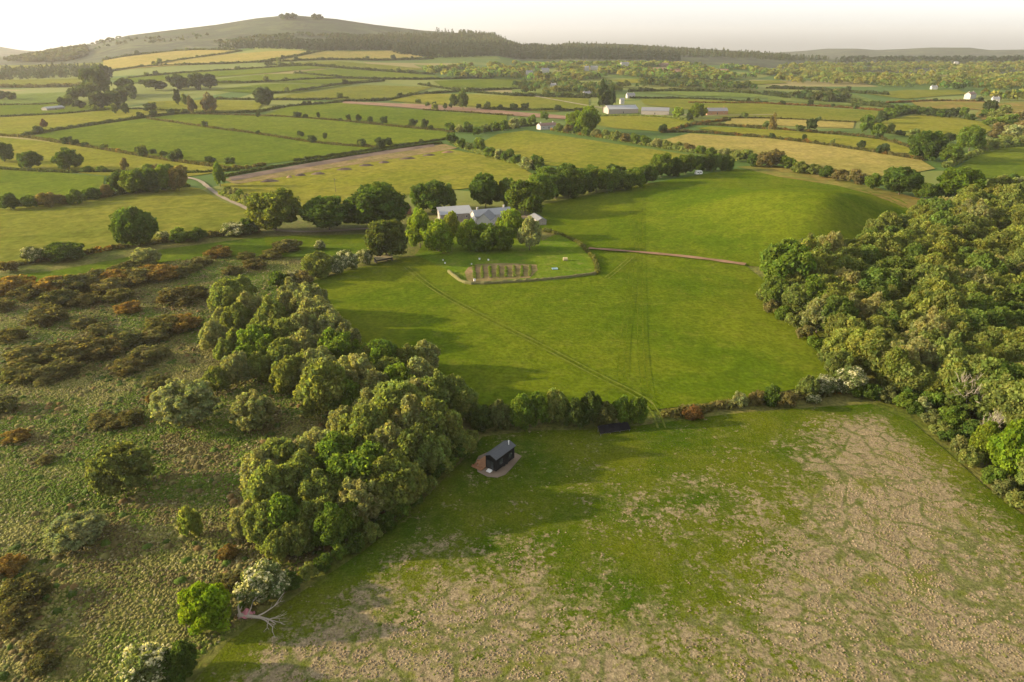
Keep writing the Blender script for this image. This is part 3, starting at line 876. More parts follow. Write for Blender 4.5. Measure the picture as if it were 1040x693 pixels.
# ------------------------------------------------------------------ trees and shrubs one can name
# (name, category, crowns, cx, cy, rx, ry, colour, label)
T = "tree"; B = "bush"
for row in [
    ("oak_tree", T, P_OAK, 136, 232, 19, 19.5, DARK, "lone dark round oak standing in the hedge below the yellow pasture"),
    ("willow_bush", B, P_DOME, 148, 261, 14, 9.5, PALE, "pale green rounded willow bush just below the lone dark oak"),
    ("willow_bush", B, P_DOME, 187, 409, 31, 24, PALE, "largest pale green dome of willow in the bog, beside the narrow wood"),
    ("willow_bush", B, P_DOME, 257, 418, 22, 20, SAGE, "dusky sage willow bush between the large pale dome and the wood"),
    ("willow_bush", B, P_DOME, 121, 476, 30, 26, (0.125, 0.145, 0.045), "dull green round willow bush alone in the middle of the bog"),
    ("willow_bush", B, P_DOME, 76, 539, 28, 17, (0.20, 0.21, 0.105), "low grey-green willow bush leaning over the lower bog"),
    ("willow_bush", B, P_BUSH, 193, 531, 11, 16, (0.15, 0.17, 0.04), "narrow olive bush in the bog above the bright lime tree"),
    ("lime_tree", T, P_UP, 208, 616, 27, 26, (0.145, 0.20, 0.014), "bright yellow-green tree on the bog's edge beside the fallen dead tree"),
    ("hawthorn_tree", T, P_HAW, 267, 592, 23, 20, ONE, "cream-blossomed hawthorn right behind the fallen dead tree"),
    ("hawthorn_tree", T, P_HAW, 146, 680, 25, 23, ONE, "cream-blossomed hawthorn at the lowest corner of the bog"),
    ("broadleaf_bush", B, P_OAK, 180, 674, 17, 18, DARK, "dark bush between the cream hawthorn and the pasture in the lowest corner"),
    ("broadleaf_tree", T, P_OAK, 278, 213, 24, 20, (0.115, 0.14, 0.03), "light green spreading tree where the lane bends to the farm"),
    ("oak_tree", T, P_OAK, 333, 217, 25, 16, DARK, "dark wide tree beside the farm lane, between light green tree and giant oak"),
    ("oak_tree", T, P_OAK, 383, 210, 28, 20, DARK, "largest dark oak by the farm lane"),
    ("broadleaf_tree", T, P_OAK, 391, 243, 21, 20, (0.075, 0.09, 0.024), "full round mid-green tree standing in front of the dark lane oaks"),
    ("oak_tree", T, P_OAK, 438, 200, 19, 14, DARK, "dark oak behind the grey roofed shed"),
    ("broadleaf_tree", T, P_UP, 455, 199, 9, 11, MID, "slim green tree touching the dark oak behind the shed"),
    ("oak_tree", T, P_OAK, 493, 194, 15, 16, DARK, "dark tree standing behind the farmhouse roofs"),
    ("broadleaf_tree", T, P_UP, 515, 196, 10, 14, MID, "narrower mid-green tree next to the dark tree behind the farmhouse"),
    ("broadleaf_tree", T, P_OAK, 533, 200, 18, 17, (0.085, 0.115, 0.02), "broad tree at the end of the farmhouse where the belt begins"),
    ("garden_tree", T, P_UP, 426, 233, 14, 19, BRIGHT, "tall bright green tree at the lane end of the garden screen"),
    ("garden_tree", T, P_OAK, 445, 241, 14, 15, BRIGHT, "round bright tree in front of the grey shed wall"),
    ("garden_tree", T, P_UP, 458, 228, 9, 12, YEL, "small yellowish tree close against the grey shed"),
    ("garden_tree", T, P_UP, 475, 239, 12, 15, BRIGHT, "bright green garden tree before the white gable"),
    ("garden_tree", T, P_OAK, 492, 242, 13, 13, MID, "mid-green garden tree under the white gable"),
    ("garden_tree", T, P_OAK, 509, 243, 12, 12, MID, "mid-green garden tree in front of the long white house"),
    ("garden_tree", T, P_OAK, 519, 227, 13, 15, BRIGHT, "bright tree hiding the end of the long house roof"),
    ("willow_tree", T, P_WIL, 538, 237, 12, 16, PALE, "pale willow at the end of the garden screen nearest the open meadow"),
    ("hawthorn_bush", B, P_HAW, 325, 249, 5, 5, ONE, "small round white hawthorn alone on the grass below the lane"),
    ("hawthorn_bush", B, P_HAW, 338, 269, 11, 10, ONE, "white blossoming hawthorn at the head of the meadow, middle of three"),
    ("hawthorn_bush", B, P_HAW, 353, 265, 11, 10, ONE, "white blossoming hawthorn at the head of the meadow, closest to the lane oaks"),
    ("hawthorn_bush", B, P_HAW, 297, 281, 9, 7, (.8, .8, .75, 1)[:3], "greyish blossoming hawthorn at the top of the narrow wood"),
    ("broadleaf_bush", B, P_OAK, 322, 270, 14, 12, OLIVE, "olive round bush among the white hawthorns of the meadow head"),
    ("broadleaf_bush", B, P_BUSH, 283, 284, 9, 8, DARK, "dark low bush at the top of the narrow wood"),
    ("broadleaf_bush", B, P_BUSH, 308, 283, 9, 7, BROWN, "brownish low bush between hawthorns at the top of the narrow wood"),
    ("hawthorn_bush", B, P_HAW, 370, 261, 8, 8, ONE, "smallest white hawthorn under the round mid-green lane tree"),
    ("hawthorn_bush", B, P_HAW, 240, 232, 14, 7, ONE, "wide white hawthorn in the lane-side hedge by the light green tree"),
    ("broadleaf_bush", B, P_BUSH, 252, 230, 9, 8, DARK, "dark bush hugging the wide white hawthorn by the lane"),
    ("hawthorn_bush", B, P_HAW, 33, 259, 10, 8, (.85, .85, .8), "greyish-white hawthorn in the bog hedge far from the oak"),
    ("broadleaf_bush", B, P_OAK, 65, 256, 16, 9, DARK, "wide dark bush in the bog hedge next to the greyish hawthorn"),
    ("hawthorn_bush", B, P_HAW, 165, 240, 6, 5, ONE, "small white hawthorn in the hedge next to the lone oak"),
    ("broadleaf_bush", B, P_BUSH, 181, 239, 9, 7, MID, "green hedge bush next to the small white hawthorn by the oak"),
    ("broadleaf_bush", B, P_BUSH, 200, 238, 9, 7, DARK, "dark hedge bush second past the small white hawthorn by the oak"),
    ("broadleaf_bush", B, P_BUSH, 8, 271, 9, 6, BROWN, "brownish bush at the end of the bog hedge"),
    # across the foot of the meadow
    ("hawthorn_bush", B, P_HAW, 840, 391, 12, 10, ONE, "cream hawthorn at the meadow foot, the lower of the two beside the wood"),
    ("hawthorn_bush", B, P_HAW, 864, 386, 14, 14, ONE, "tall white hawthorn where the meadow foot meets the large wood"),
    ("broadleaf_bush", B, P_WIL, 821, 393, 11, 11, OLIVE, "olive bush next to the cream hawthorns at the meadow foot"),
    ("hawthorn_bush", B, P_HAW, 826, 405, 7, 5, (.9, .9, .85), "low white blossoming bush at the feet of the olive bush"),
    ("broadleaf_bush", B, P_BUSH, 800, 406, 10, 9, BROWN, "brownish bush in the meadow foot hedge before the olive bush"),
    ("broadleaf_bush", B, P_BUSH, 784, 402, 10, 10, DARK, "dark green bush in the middle of the thin meadow foot hedge"),
    ("broadleaf_bush", B, P_BUSH, 769, 404, 7, 7, BROWN, "brown bush between the pale and the dark bush of the meadow foot"),
    ("broadleaf_bush", B, P_BUSH, 752, 406, 8, 8, PALE, "pale round bush in the meadow foot hedge"),
    ("broadleaf_bush", B, P_BUSH, 703, 419, 11, 6, (0.15, 0.085, 0.03), "wide low rusty bush beside the track through the hedge gap"),
    ("broadleaf_bush", B, P_BUSH, 733, 411, 6, 4, BROWN, "little brown bush between the rusty bush and the pale bush"),
    ("broadleaf_tree", T, P_UP, 909, 376, 16, 21, (0.13, 0.145, 0.03), "yellow-green tree rising at the near corner of the large wood"),
    ("willow_bush", B, P_BUSH, 938, 413, 8, 9, PALE, "pale little bush on the pasture edge under the bare grey tree"),
    ("broadleaf_tree", T, P_UP, 1001, 449, 14, 20, (0.125, 0.155, 0.018), "yellow-green ivy-clad tree under the second bare grey tree"),
    ("lime_tree", T, P_OAK, 1034, 462, 22, 30, (0.125, 0.18, 0.016), "brightest lime green tree on the pasture edge of the large wood"),
    # right of the belt
    ("oak_tree", T, P_OAK, 916, 184, 17, 13, DARK, "dark oak at the corner of the meadow and the rough verge"),
    ("broadleaf_tree", T, P_OAK, 974, 187, 20, 15, (0.085, 0.125, 0.015), "big bright green tree behind the far tip of the large wood"),
    ("broadleaf_tree", T, P_OAK, 941, 194, 10, 8, MID, "green tree between the verge oak and the big bright tree"),
    ("oak_tree", T, P_OAK, 943, 148, 15, 13, DARK, "large dark green oak at the end of the golden pasture"),
    ("broadleaf_tree", T, P_OAK, 966, 156, 10, 9, MID, "smaller tree in front of the large oak at the golden pasture's end"),
    ("broadleaf_tree", T, P_OAK, 987, 141, 12, 11, MID, "green oak standing by the shaded pasture past the golden one"),
    ("poplar_tree", T, P_FARUP, 785, 125, 4, 9, (0.17, 0.13, 0.05), "tall narrow brownish poplar beside the hay strip"),
    ("broadleaf_tree", T, P_OAK, 596, 122, 11, 12, (0.115, 0.16, 0.014), "bright green round tree next to the white cottage"),
    ("broadleaf_tree", T, P_OAK, 583, 124, 8, 9, (0.115, 0.15, 0.02), "bright tree pressed between the white cottage and the round tree"),
    ("conifer_tree", T, P_FARUP, 613, 98, 8, 14, FARD, "tall dark conifer behind the long pale barn"),
    ("conifer_tree", T, P_FARUP, 622, 99, 5, 11, FARD, "slighter conifer next to the tall one behind the pale barn"),
    ("broadleaf_tree", T, P_OAK, 709, 112, 8, 7, (0.115, 0.15, 0.014), "bright tree between the barns and the brown-roofed house"),
    ("broadleaf_tree", T, P_FAR, 689, 114, 6, 5, BRIGHT, "small bright tree at the end of the grey barn"),
    ("oak_tree", T, P_OAK, 268, 98, 8.5, 8, FARD, "dark round tree alone at a corner of the far hedges"),
    ("oak_tree", T, P_OAK, 68, 161, 12, 10, DARK, "largest dark tree in the row below the first left pasture".replace("left ", "wide ")),
    ("oak_tree", T, P_OAK, 30, 163, 10, 8, DARK, "middle dark tree of the three in the wide pasture"),
    ("oak_tree", T, P_OAK, 2, 155, 9, 9, DARK, "dark tree of the three that is cut by the picture edge"),
    ("poplar_tree", T, P_UP, 222, 177, 6, 11, MID, "upright tree beside the lane where the bare strip starts"),
    ("ash_tree", T, P_FARUP, 194, 107, 5, 8, (0.10, 0.085, 0.05), "thin greyish tree, one of a pair in the far hay field"),
    ("ash_tree", T, P_FARUP, 212, 105, 8, 9, (0.15, 0.12, 0.075), "pale brownish tree, wider of the pair in the far hay field"),
    ("conifer_tree", T, P_FARUP, 180, 99, 4, 8, FARD, "dark narrow conifer beside the pair in the far hay field"),
    ("broadleaf_tree", T, P_FARUP, 187, 102, 5, 6, FARG, "green tree between the dark conifer and the thin greyish tree"),
    ("broadleaf_tree", T, P_FAR, 152, 109, 6, 4, FARD, "low dark clump standing alone in the far green field"),
    ("broadleaf_tree", T, P_FAR, 116, 110, 3.5, 5, FARG, "green little tree below the dark copse"),
    ("broadleaf_tree", T, P_FAR, 127, 110, 3.5, 5, FARD, "dark little tree below the dark copse"),
    ("conifer_tree", T, P_FARUP, 44, 126, 4, 4.5, (0.09, 0.05, 0.035), "reddish conical tree in the yellow strip"),
    ("broadleaf_bush", B, P_FAR, 38, 132, 5, 4, FARD, "green bush at the foot of the reddish conical tree"),
    ("poplar_tree", T, P_FARUP, 461, 103, 5, 7, (0.06, 0.085, 0.03), "darker of the twin trees on the red ploughed strip"),
    ("poplar_tree", T, P_FARUP, 470, 101, 6, 9, (0.095, 0.125, 0.035), "taller of the twin trees on the red ploughed strip"),
    ("broadleaf_tree", T, P_FAR, 825, 127, 5, 6, FARD, "dark tree between the hay strip and the green strip"),
    ("broadleaf_tree", T, P_FAR, 881, 125, 7, 8, MID, "rounded tree at the top corner of the round pasture"),
    ("broadleaf_tree", T, P_FAR, 893, 132, 6, 6, MID, "lower tree by the top corner of the round pasture"),
]:
    n_, c_, pr, x, y, rx, ry, col_, lab = row
    tree(n_, c_, pr, x, y, rx, ry, col_, lab, None, (.02 if n_ in ('garden_tree', 'hawthorn_tree', 'lime_tree') else .12) if c_ == T else .02, parts=(c_ == T and rx > 5), jit=.05)

# low growth along the pasture edge of the large wood
EDGE = [(848, 372, 8, 7), (872, 396, 9, 7), (886, 398, 10, 9), (899, 401, 9, 8), (921, 407, 10, 9), (931, 416, 8, 7), (948, 424, 9, 8), (957, 436, 9, 8), (964, 443, 9, 8), (975, 453, 10, 9), (986, 465, 10, 10), (1010, 484, 11, 11), (1022, 496, 11, 10), (1037, 508, 11, 10),
        (966, 425, 12, 12), (990, 440, 13, 12), (1016, 462, 13, 13), (946, 408, 11, 11), (925, 398, 11, 11)]
for i, (x, y, rx, ry) in enumerate(EDGE):
    co = [OLIVE, MID, DARK, (0.13, 0.14, 0.05)][(i * 5 + i // 4) % 4]; w = ["olive", "green", "dark green", "straw green"][(i * 5 + i // 4) % 4]
    tree("broadleaf_bush", B, P_BUSH, x, y, rx, ry, co, "%s bush, %s along the large wood's pasture edge from the white hawthorn" % (w, ORD[i]), "bushes along the large wood's pasture edge", .02, parts=False, jit=.1)
for i, (x, y, rx, ry) in enumerate([(296, 592, 9, 8), (312, 581, 9, 9), (328, 571, 10, 9), (345, 560, 9, 9), (360, 553, 9, 9), (376, 541, 10, 10), (392, 530, 10, 10), (406, 517, 10, 10), (420, 504, 10, 10), (432, 491, 10, 10), (444, 478, 9, 9), (456, 467, 9, 9), (467, 457, 10, 11), (478, 444, 8, 8)]):
    tree("broadleaf_bush", B, P_BUSH, x, y, rx, ry, [DARK, OLIVE, DARK, MID][i % 4], "%s bush, %s along the narrow wood's pasture edge from the fallen tree" % (["dark", "olive", "dark", "green"][i % 4], ORD[i]), "bushes along the narrow wood's pasture edge", .02, parts=False, jit=.1)
for i, (x, y, rx, ry) in enumerate([(775, 300, 7, 7), (784, 312, 7, 7), (795, 318, 8, 7), (806, 326, 8, 8), (818, 338, 8, 8), (829, 350, 9, 8), (839, 362, 8, 8)]):
    tree("broadleaf_bush", B, P_BUSH, x, y, rx, ry, [OLIVE, (0.15, 0.14, 0.06), MID][i % 3], "%s bush, %s down the large wood's meadow edge from the dirt track" % (["olive", "buff", "green"][i % 3], ORD[i]), "bushes along the large wood's meadow edge", .02, parts=False, jit=.1)

# two bare grey trees on the wood's near edge
for (x, y, rx, ry, lab) in [(982, 402, 26, 24, "bare grey twiggy tree, the higher one on the large wood's pasture edge"), (1006, 436, 15, 20, "bare grey twiggy tree, the lower one beside the lime green tree")]:
    base, a, c = solve_crown(x, y, rx, ry, 0.1)
    root = new_obj("bare_tree", None); root.location = base; tag(root, lab, "tree")
    b_ = new_obj("limbs", random.choice(BARE), root); b_.scale = (1.15 * a * 1.3, 1.15 * a * 1.3, 2.2 * c); b_.rotation_euler.z = random.uniform(0, 6)
    cr = new_obj("crown", P_BUSH[1], root); cr.location = (0, 0, .8 * c); cr.scale = (.75 * a, .75 * a, .75 * c); cr.color = (0.085, 0.11, 0.025, 1)

# rows of hedge trees and bushes: (phrase, from, protos, colours, list)
ROWS = [
    ("in the belt behind the upper meadow", "the farmhouse", "broadleaf_tree", T, P_OAK, [MID, DARK, (0.08, 0.11, 0.02)],
     [(549, 191, 15, 15), (565, 189, 14, 13), (579, 187, 13, 13), (592, 185, 13, 12), (606, 184, 12, 11), (619, 183, 12, 11), (632, 184, 11, 9), (645, 181, 10, 9), (657, 178, 10, 9), (672, 168, 11, 12), (684, 170, 8, 9),
      (697, 167, 9, 10), (708, 166, 7, 8), (718, 165, 7, 8), (728, 165, 6, 8), (738, 166, 7, 7), (555, 180, 13, 11), (575, 177, 12, 10), (600, 176, 10, 8), (625, 175, 9, 7)]),
    ("in the hedge along the rough verge", "the white caravan", "broadleaf_bush", B, P_BUSH, [OLIVE, MID, BROWN, DARK],
     [(754, 158, 11, 6), (765, 163, 7, 6), (776, 162, 8, 8), (788, 161, 9, 8), (800, 165, 8, 6), (812, 170, 8, 6), (826, 172, 7, 5), (840, 175, 7, 6), (855, 178, 8, 6), (870, 180, 9, 7), (888, 184, 9, 8)]),
    ("in the row across the meadow foot", "the narrow wood", "broadleaf_bush", B, P_UP + P_WIL, [(0.075, 0.10, 0.028), OLIVE, MID, (0.12, 0.13, 0.05)],
     [(489, 424, 14, 13), (507, 421, 13, 14), (529, 418, 14, 17), (546, 416, 13, 16), (565, 413, 14, 17), (584, 420, 12, 14), (600, 415, 12, 16), (616, 421, 11, 12), (631, 417, 12, 14), (648, 417, 11, 14)]),
    ("in the row above the yellow pasture", "the picture's edge", "broadleaf_tree", T, P_OAK + P_UP, [DARK, MID, BROWN],
     [(9, 205, 9, 8), (30, 205, 7, 6), (48, 203, 9, 7), (77, 200, 9, 7), (62, 203, 7, 5), (93, 197, 8, 6), (107, 194, 7, 6), (118, 186, 11, 10), (136, 184, 12, 12), (152, 184, 9, 11), (165, 181, 11, 12), (180, 182, 9, 11)]),
    ("on the wide pasture's lower hedge", "the three dark trees", "broadleaf_bush", B, P_BUSH, [DARK, MID, BROWN],
     [(88, 172, 6, 3), (103, 172, 5, 3), (126, 167, 4, 6), (150, 171, 5, 4), (160, 171, 5, 4), (172, 171, 5, 4), (183, 171, 5, 3)]),
    ("on the wide pasture's top hedge", "the yellow strip", "hedge_bush", B, P_FAR, [FARD, FARG],
     [(86, 147, 3.5, 2.5), (105, 149, 4, 2.5), (139, 152, 3, 2.5), (155, 154, 3.5, 2.5), (166, 156, 4, 2.5), (181, 158, 4, 2.8), (213, 162, 5, 3), (233, 163, 5, 3.5)]),
    ("between the lane and the bare strip", "the upright lane tree", "hedge_bush", B, P_BUSH, [OLIVE, SAGE, MID], [(231, 194, 5, 5), (237, 196, 5, 4.5), (243, 198, 5, 5), (250, 202, 5, 5), (256, 206, 5, 4)]),
    ("on the hedge beyond the green fields", "the lone round tree", "hedge_bush", B, P_FAR, [FARD],
     [(305, 136, 3, 3), (330, 138, 2.5, 3.2), (366, 145, 3, 2.5), (384, 143, 3, 3.5), (394, 144, 5, 4), (323, 117, 1.8, 3), (354, 119.5, 2.7, 3.2), (364, 120, 3, 3.5), (376, 121.5, 3, 3.4), (390, 122.5, 3.5, 3.8),
      (419, 125, 5, 4), (431, 126, 4, 5), (262, 116, 2, 3.5)]),
    ("in the row behind the yellow pasture", "the twin trees", "broadleaf_tree", T, P_FAR, [MID, FARG, DARK, PALE],
     [(457, 129, 5, 4.5), (466, 131, 4, 4), (475, 129, 5, 5), (484, 134, 4, 4), (493, 131, 5, 4.5), (503, 128, 5, 4), (512, 127, 5, 5), (522, 125, 6, 5), (459, 141, 6, 5), (469, 146, 5, 5), (478, 149, 5, 4), (487, 147, 6, 7),
      (498, 155, 6, 5), (507, 157, 5, 5), (516, 158, 6, 6), (524, 162, 5, 5), (531, 124, 4, 4), (540, 122, 4, 5), (553, 118, 4, 4), (535, 166, 8, 6), (545, 165, 8, 7)]),
    ("in the thick hedge", "the cottage", "hedge_bush", B, P_BUSH, [OLIVE, SAGE, MID, BROWN],
     [(568, 130, 4.5, 4), (577, 131, 5, 4), (587, 132, 5, 4), (596, 134, 5, 4), (606, 135, 5, 4), (616, 136, 5, 4), (626, 138, 5.5, 4.5), (636, 140, 5.5, 4.5), (646, 141, 5.5, 5), (656, 143, 5.5, 4.5), (667, 145, 6, 4.5),
      (678, 147, 5.5, 4), (689, 148, 5.5, 4), (700, 150, 5.5, 4), (711, 152, 5.5, 4), (722, 154, 5.5, 4), (735, 155, 6, 4)]),
    ("above the red ploughed strip", "the twin trees", "hedge_bush", B, P_FAR, [FARD, FARG], [(486, 108, 2.5, 2.5), (495, 107, 3.2, 3.5), (508, 109, 3, 2.5), (521, 108, 4, 3), (434, 106, 2, 2.5), (441, 106.5, 2, 2.8), (452, 108, 2, 3), (425, 103, 3, 2),
     (533, 108, 4, 3), (567, 110, 3.5, 3)]),
    ("on the strips before the round pasture", "the brown poplar", "hedge_bush", B, P_FAR, [FARD, OLIVE], [(817, 140, 2.5, 3.5), (846, 144, 2, 3), (875, 147, 4, 4), (913, 135, 3, 3), (926, 136, 5, 4), (935, 138, 4, 3), (964, 140, 6, 5), (905, 130, 4, 4)]),
    ("on the hedge behind the round pasture", "the top corner", "broadleaf_tree", T, P_FAR, [FARD, MID, DARK], [(896, 119, 6, 6), (904, 115, 7, 5), (914, 112, 7, 5), (925, 111, 7, 4), (938, 113, 6, 4), (948, 114, 6, 4),
     (958, 115, 6, 4), (968, 115, 5, 5), (979, 114, 4, 5), (1007, 108, 7, 6), (1002, 115, 6, 4), (985, 119, 6, 3)]),
    ("in the scrub past the round pasture", "the round pasture", "broadleaf_bush", B, P_FAR, [OLIVE, PALE, BROWN, MID], [(1012, 118, 7, 5), (1024, 122, 8, 6), (1035, 119, 7, 6), (1016, 130, 8, 5), (1030, 133, 9, 6), (1022, 142, 8, 4), (1038, 143, 7, 5), (1005, 124, 6, 4), (1040, 128, 7, 6),
     (1010, 137, 6, 3), (1000, 143, 8, 4), (1020, 112, 6, 5)]),
    ("of the dark copse below the hill", "the yellow strip", "broadleaf_tree", T, P_FAR, [FARD, (0.038, 0.05, 0.026)], [(96, 82, 12, 13), (104, 76, 8, 9), (78, 95, 8, 7), (92, 92, 9, 8), (100, 102, 10, 8), (113, 101, 10, 8), (127, 88, 9, 8), (121, 98, 8, 7), (132, 92, 6, 6), (70, 104, 5, 4),
     (80, 106, 6, 4), (62, 104, 3.5, 5), (135, 98, 3, 3), (157, 86, 9, 5), (179, 83, 9, 7), (200, 82, 9, 8), (212, 83, 8, 7), (190, 84, 7, 5), (146, 84, 5, 3), (3, 97, 7, 4), (12, 98, 4, 3.5)]),
]
for (ph, fr, nm, cat, pr, cols, lst) in ROWS:
    cd = {id(DARK): "dark", }
    for i, (x, y, rx, ry) in enumerate(lst):
        co = cols[(i * 7 + i // 3) % len(cols)]
        lum = co[0] + co[1]
        w = "brownish" if co[0] > co[1] else "dark" if lum < .115 else "green" if lum < .19 else "pale"
        tree(nm, cat, pr, x, y, rx, ry, co, "%s %s, %s from %s, %s" % (w, "tree" if cat == T else "bush", ORD[i] if i < len(ORD) else "last", fr, ph),
             ("trees " if cat == T else "bushes ") + ph, (.03 if 'belt' in ph else .10) if cat == T else .02, parts=(cat == T and rx > 5.5), jit=.08)

# bracken and gorse in the bog
BR = [(10, 290, 14, 4), (30, 296, 12, 4), (52, 290, 14, 4), (75, 288, 14, 4), (95, 283, 12, 4), (117, 282, 12, 4), (128, 273, 11, 4), (150, 275, 10, 4), (140, 281, 13, 4), (165, 278, 12, 4), (180, 276, 9, 3), (110, 291, 12, 4),
      (60, 303, 13, 4), (85, 305, 10, 4), (46, 321, 14, 7), (130, 313, 9, 4), (182, 300, 14, 5), (196, 296, 10, 4), (165, 331, 14, 7), (186, 328, 12, 7), (155, 342, 10, 4), (196, 272, 6, 3), (205, 265, 8, 3), (222, 256, 9, 3),
      (250, 260, 6, 4), (236, 275, 7, 3), (30, 361, 15, 6), (55, 359, 15, 6), (80, 356, 16, 6), (104, 353, 15, 6), (126, 346, 13, 6), (150, 360, 13, 5), (130, 372, 11, 5), (20, 379, 13, 6), (45, 380, 13, 6), (66, 373, 13, 6), (4, 411, 9, 8),
      (103, 426, 10, 7), (118, 428, 9, 6), (132, 425, 10, 7), (15, 443, 9, 6), (45, 467, 6, 4), (160, 387, 8, 5), (155, 405, 5, 5), (8, 575, 11, 7), (22, 602, 17, 9), (15, 627, 14, 10), (38, 652, 9, 7), (45, 673, 10, 6), (232, 561, 7, 6),
      (258, 268, 8, 3), (275, 258, 8, 3), (290, 250, 10, 3), (240, 590, 10, 8), (225, 590, 7, 5), (330, 455, 8, 5), (100, 335, 9, 4), (12, 340, 10, 5), (215, 300, 6, 4), (84, 328, 8, 3), (120, 300, 10, 3), (0, 310, 10, 5)]
for i, (x, y, rx, ry) in enumerate(BR):
    o = i in (0, 2, 5, 7, 9, 15, 19, 23, 40, 43, 44, 49)
    c_ = (0.185, 0.120, 0.038) if o else (0.125, 0.110, 0.048) if i % 3 else (0.108, 0.102, 0.040)
    zone = "under the bog hedge" if y < 318 else "in the upper bog" if y < 395 else "in the open middle of the bog" if y < 480 else "at the bottom of the bog"
    w_ = "rusty orange" if o else "dull brown" if i % 3 else "dark brown"
    tree("bracken_patch", "bracken", P_BRACK, x, y, rx * 1.4, ry * (1.1 if y < 480 else .85), c_, "%s mound of old bracken %s" % (w_, zone), "%s bracken mounds %s" % (w_, zone), -.15, parts=False, jit=.15)


# ------------------------------------------------------------------ hedges: each run is a thing
def hedge(px, h, w, color, label, gorse=0.0, gap=0.0, trim=False, name="hedge"):
    C = world_poly(px)
    C = resample(smooth_line(C, 1), max(1.0, w * .42))
    d = np.hypot(C[:, 0], C[:, 1]).mean()
    rng = np.random.default_rng(abs(hash(label)) % 1000 if False else len(label) * 131 + int(px[0][0]))
    n = len(C)
    var = np.interp(np.arange(n), np.arange(0, n + 6, 3), rng.uniform(.7, 1.45, len(np.arange(0, n + 6, 3)))) if not trim else np.ones(n)
    keep = rng.random(n) > gap
    C, var = C[keep], var[keep]
    C = C + rng.normal(0, .12 * w, C.shape) * (0 if trim else 1)
    hh = h * var * rng.uniform(.85, 1.15, len(C))
    z = H(C[:, 0], C[:, 1])
    lc = np.column_stack([C, z + hh * .45])
    lr = np.column_stack([np.full(len(C), w * .62) * rng.uniform(.8, 1.2, len(C)), np.full(len(C), w * .62) * rng.uniform(.8, 1.2, len(C)), hh * .55])
    size = max(.16, d * .0011)
    V, Fc, c = lobed(lc, lr, size, 1.0, rng, .55, -99, None, color, keep=.7, cap=int(min(16000, 900 + 26 * len(C))))
    if gorse:
        idx = np.repeat(rng.random(len(Fc)), 4)
        seg = np.sin(V[:, 0] * .21 + 3) * np.sin(V[:, 1] * .17 + 1)
        m = (seg > 1 - 1.6 * gorse) & (idx < .7)
        c[m] = np.array(ORANGE) * (.6 + .6 * idx[m, None])
    o = new_obj(name, mesh_np(name, V, Fc, 4, M["leaf"], c))
    tag(o, label, "hedge", "hedges between the fields")
    L = float(np.linalg.norm(np.diff(C, axis=0), axis=1).sum())
    if d > 560 and not trim and name == "hedge":
        for k in range(int(min(8, L / 75))):
            j = rng.integers(0, len(C)); s = rng.uniform(1.6, 3.6) * (1 + d / 2600)
            q = new_obj("hedgerow_tree", P_FAR[int(rng.integers(0, 4))])
            q.scale = (s, s, s * rng.uniform(.75, 1.15)); q.location = (C[j, 0], C[j, 1], float(H(C[j, 0], C[j, 1])) + q.scale[2] * .95); q.rotation_euler.z = rng.uniform(0, 6)
            q.color = gl([FARD, FARG, OLIVE, FARD][int(rng.integers(0, 4))], .12)
            tag(q, ("small round tree in the " + label) if len(label.split()) <= 11 else "small round tree in the " + " ".join(label.split()[:11]), "tree", "small trees in the " + label)
    return o


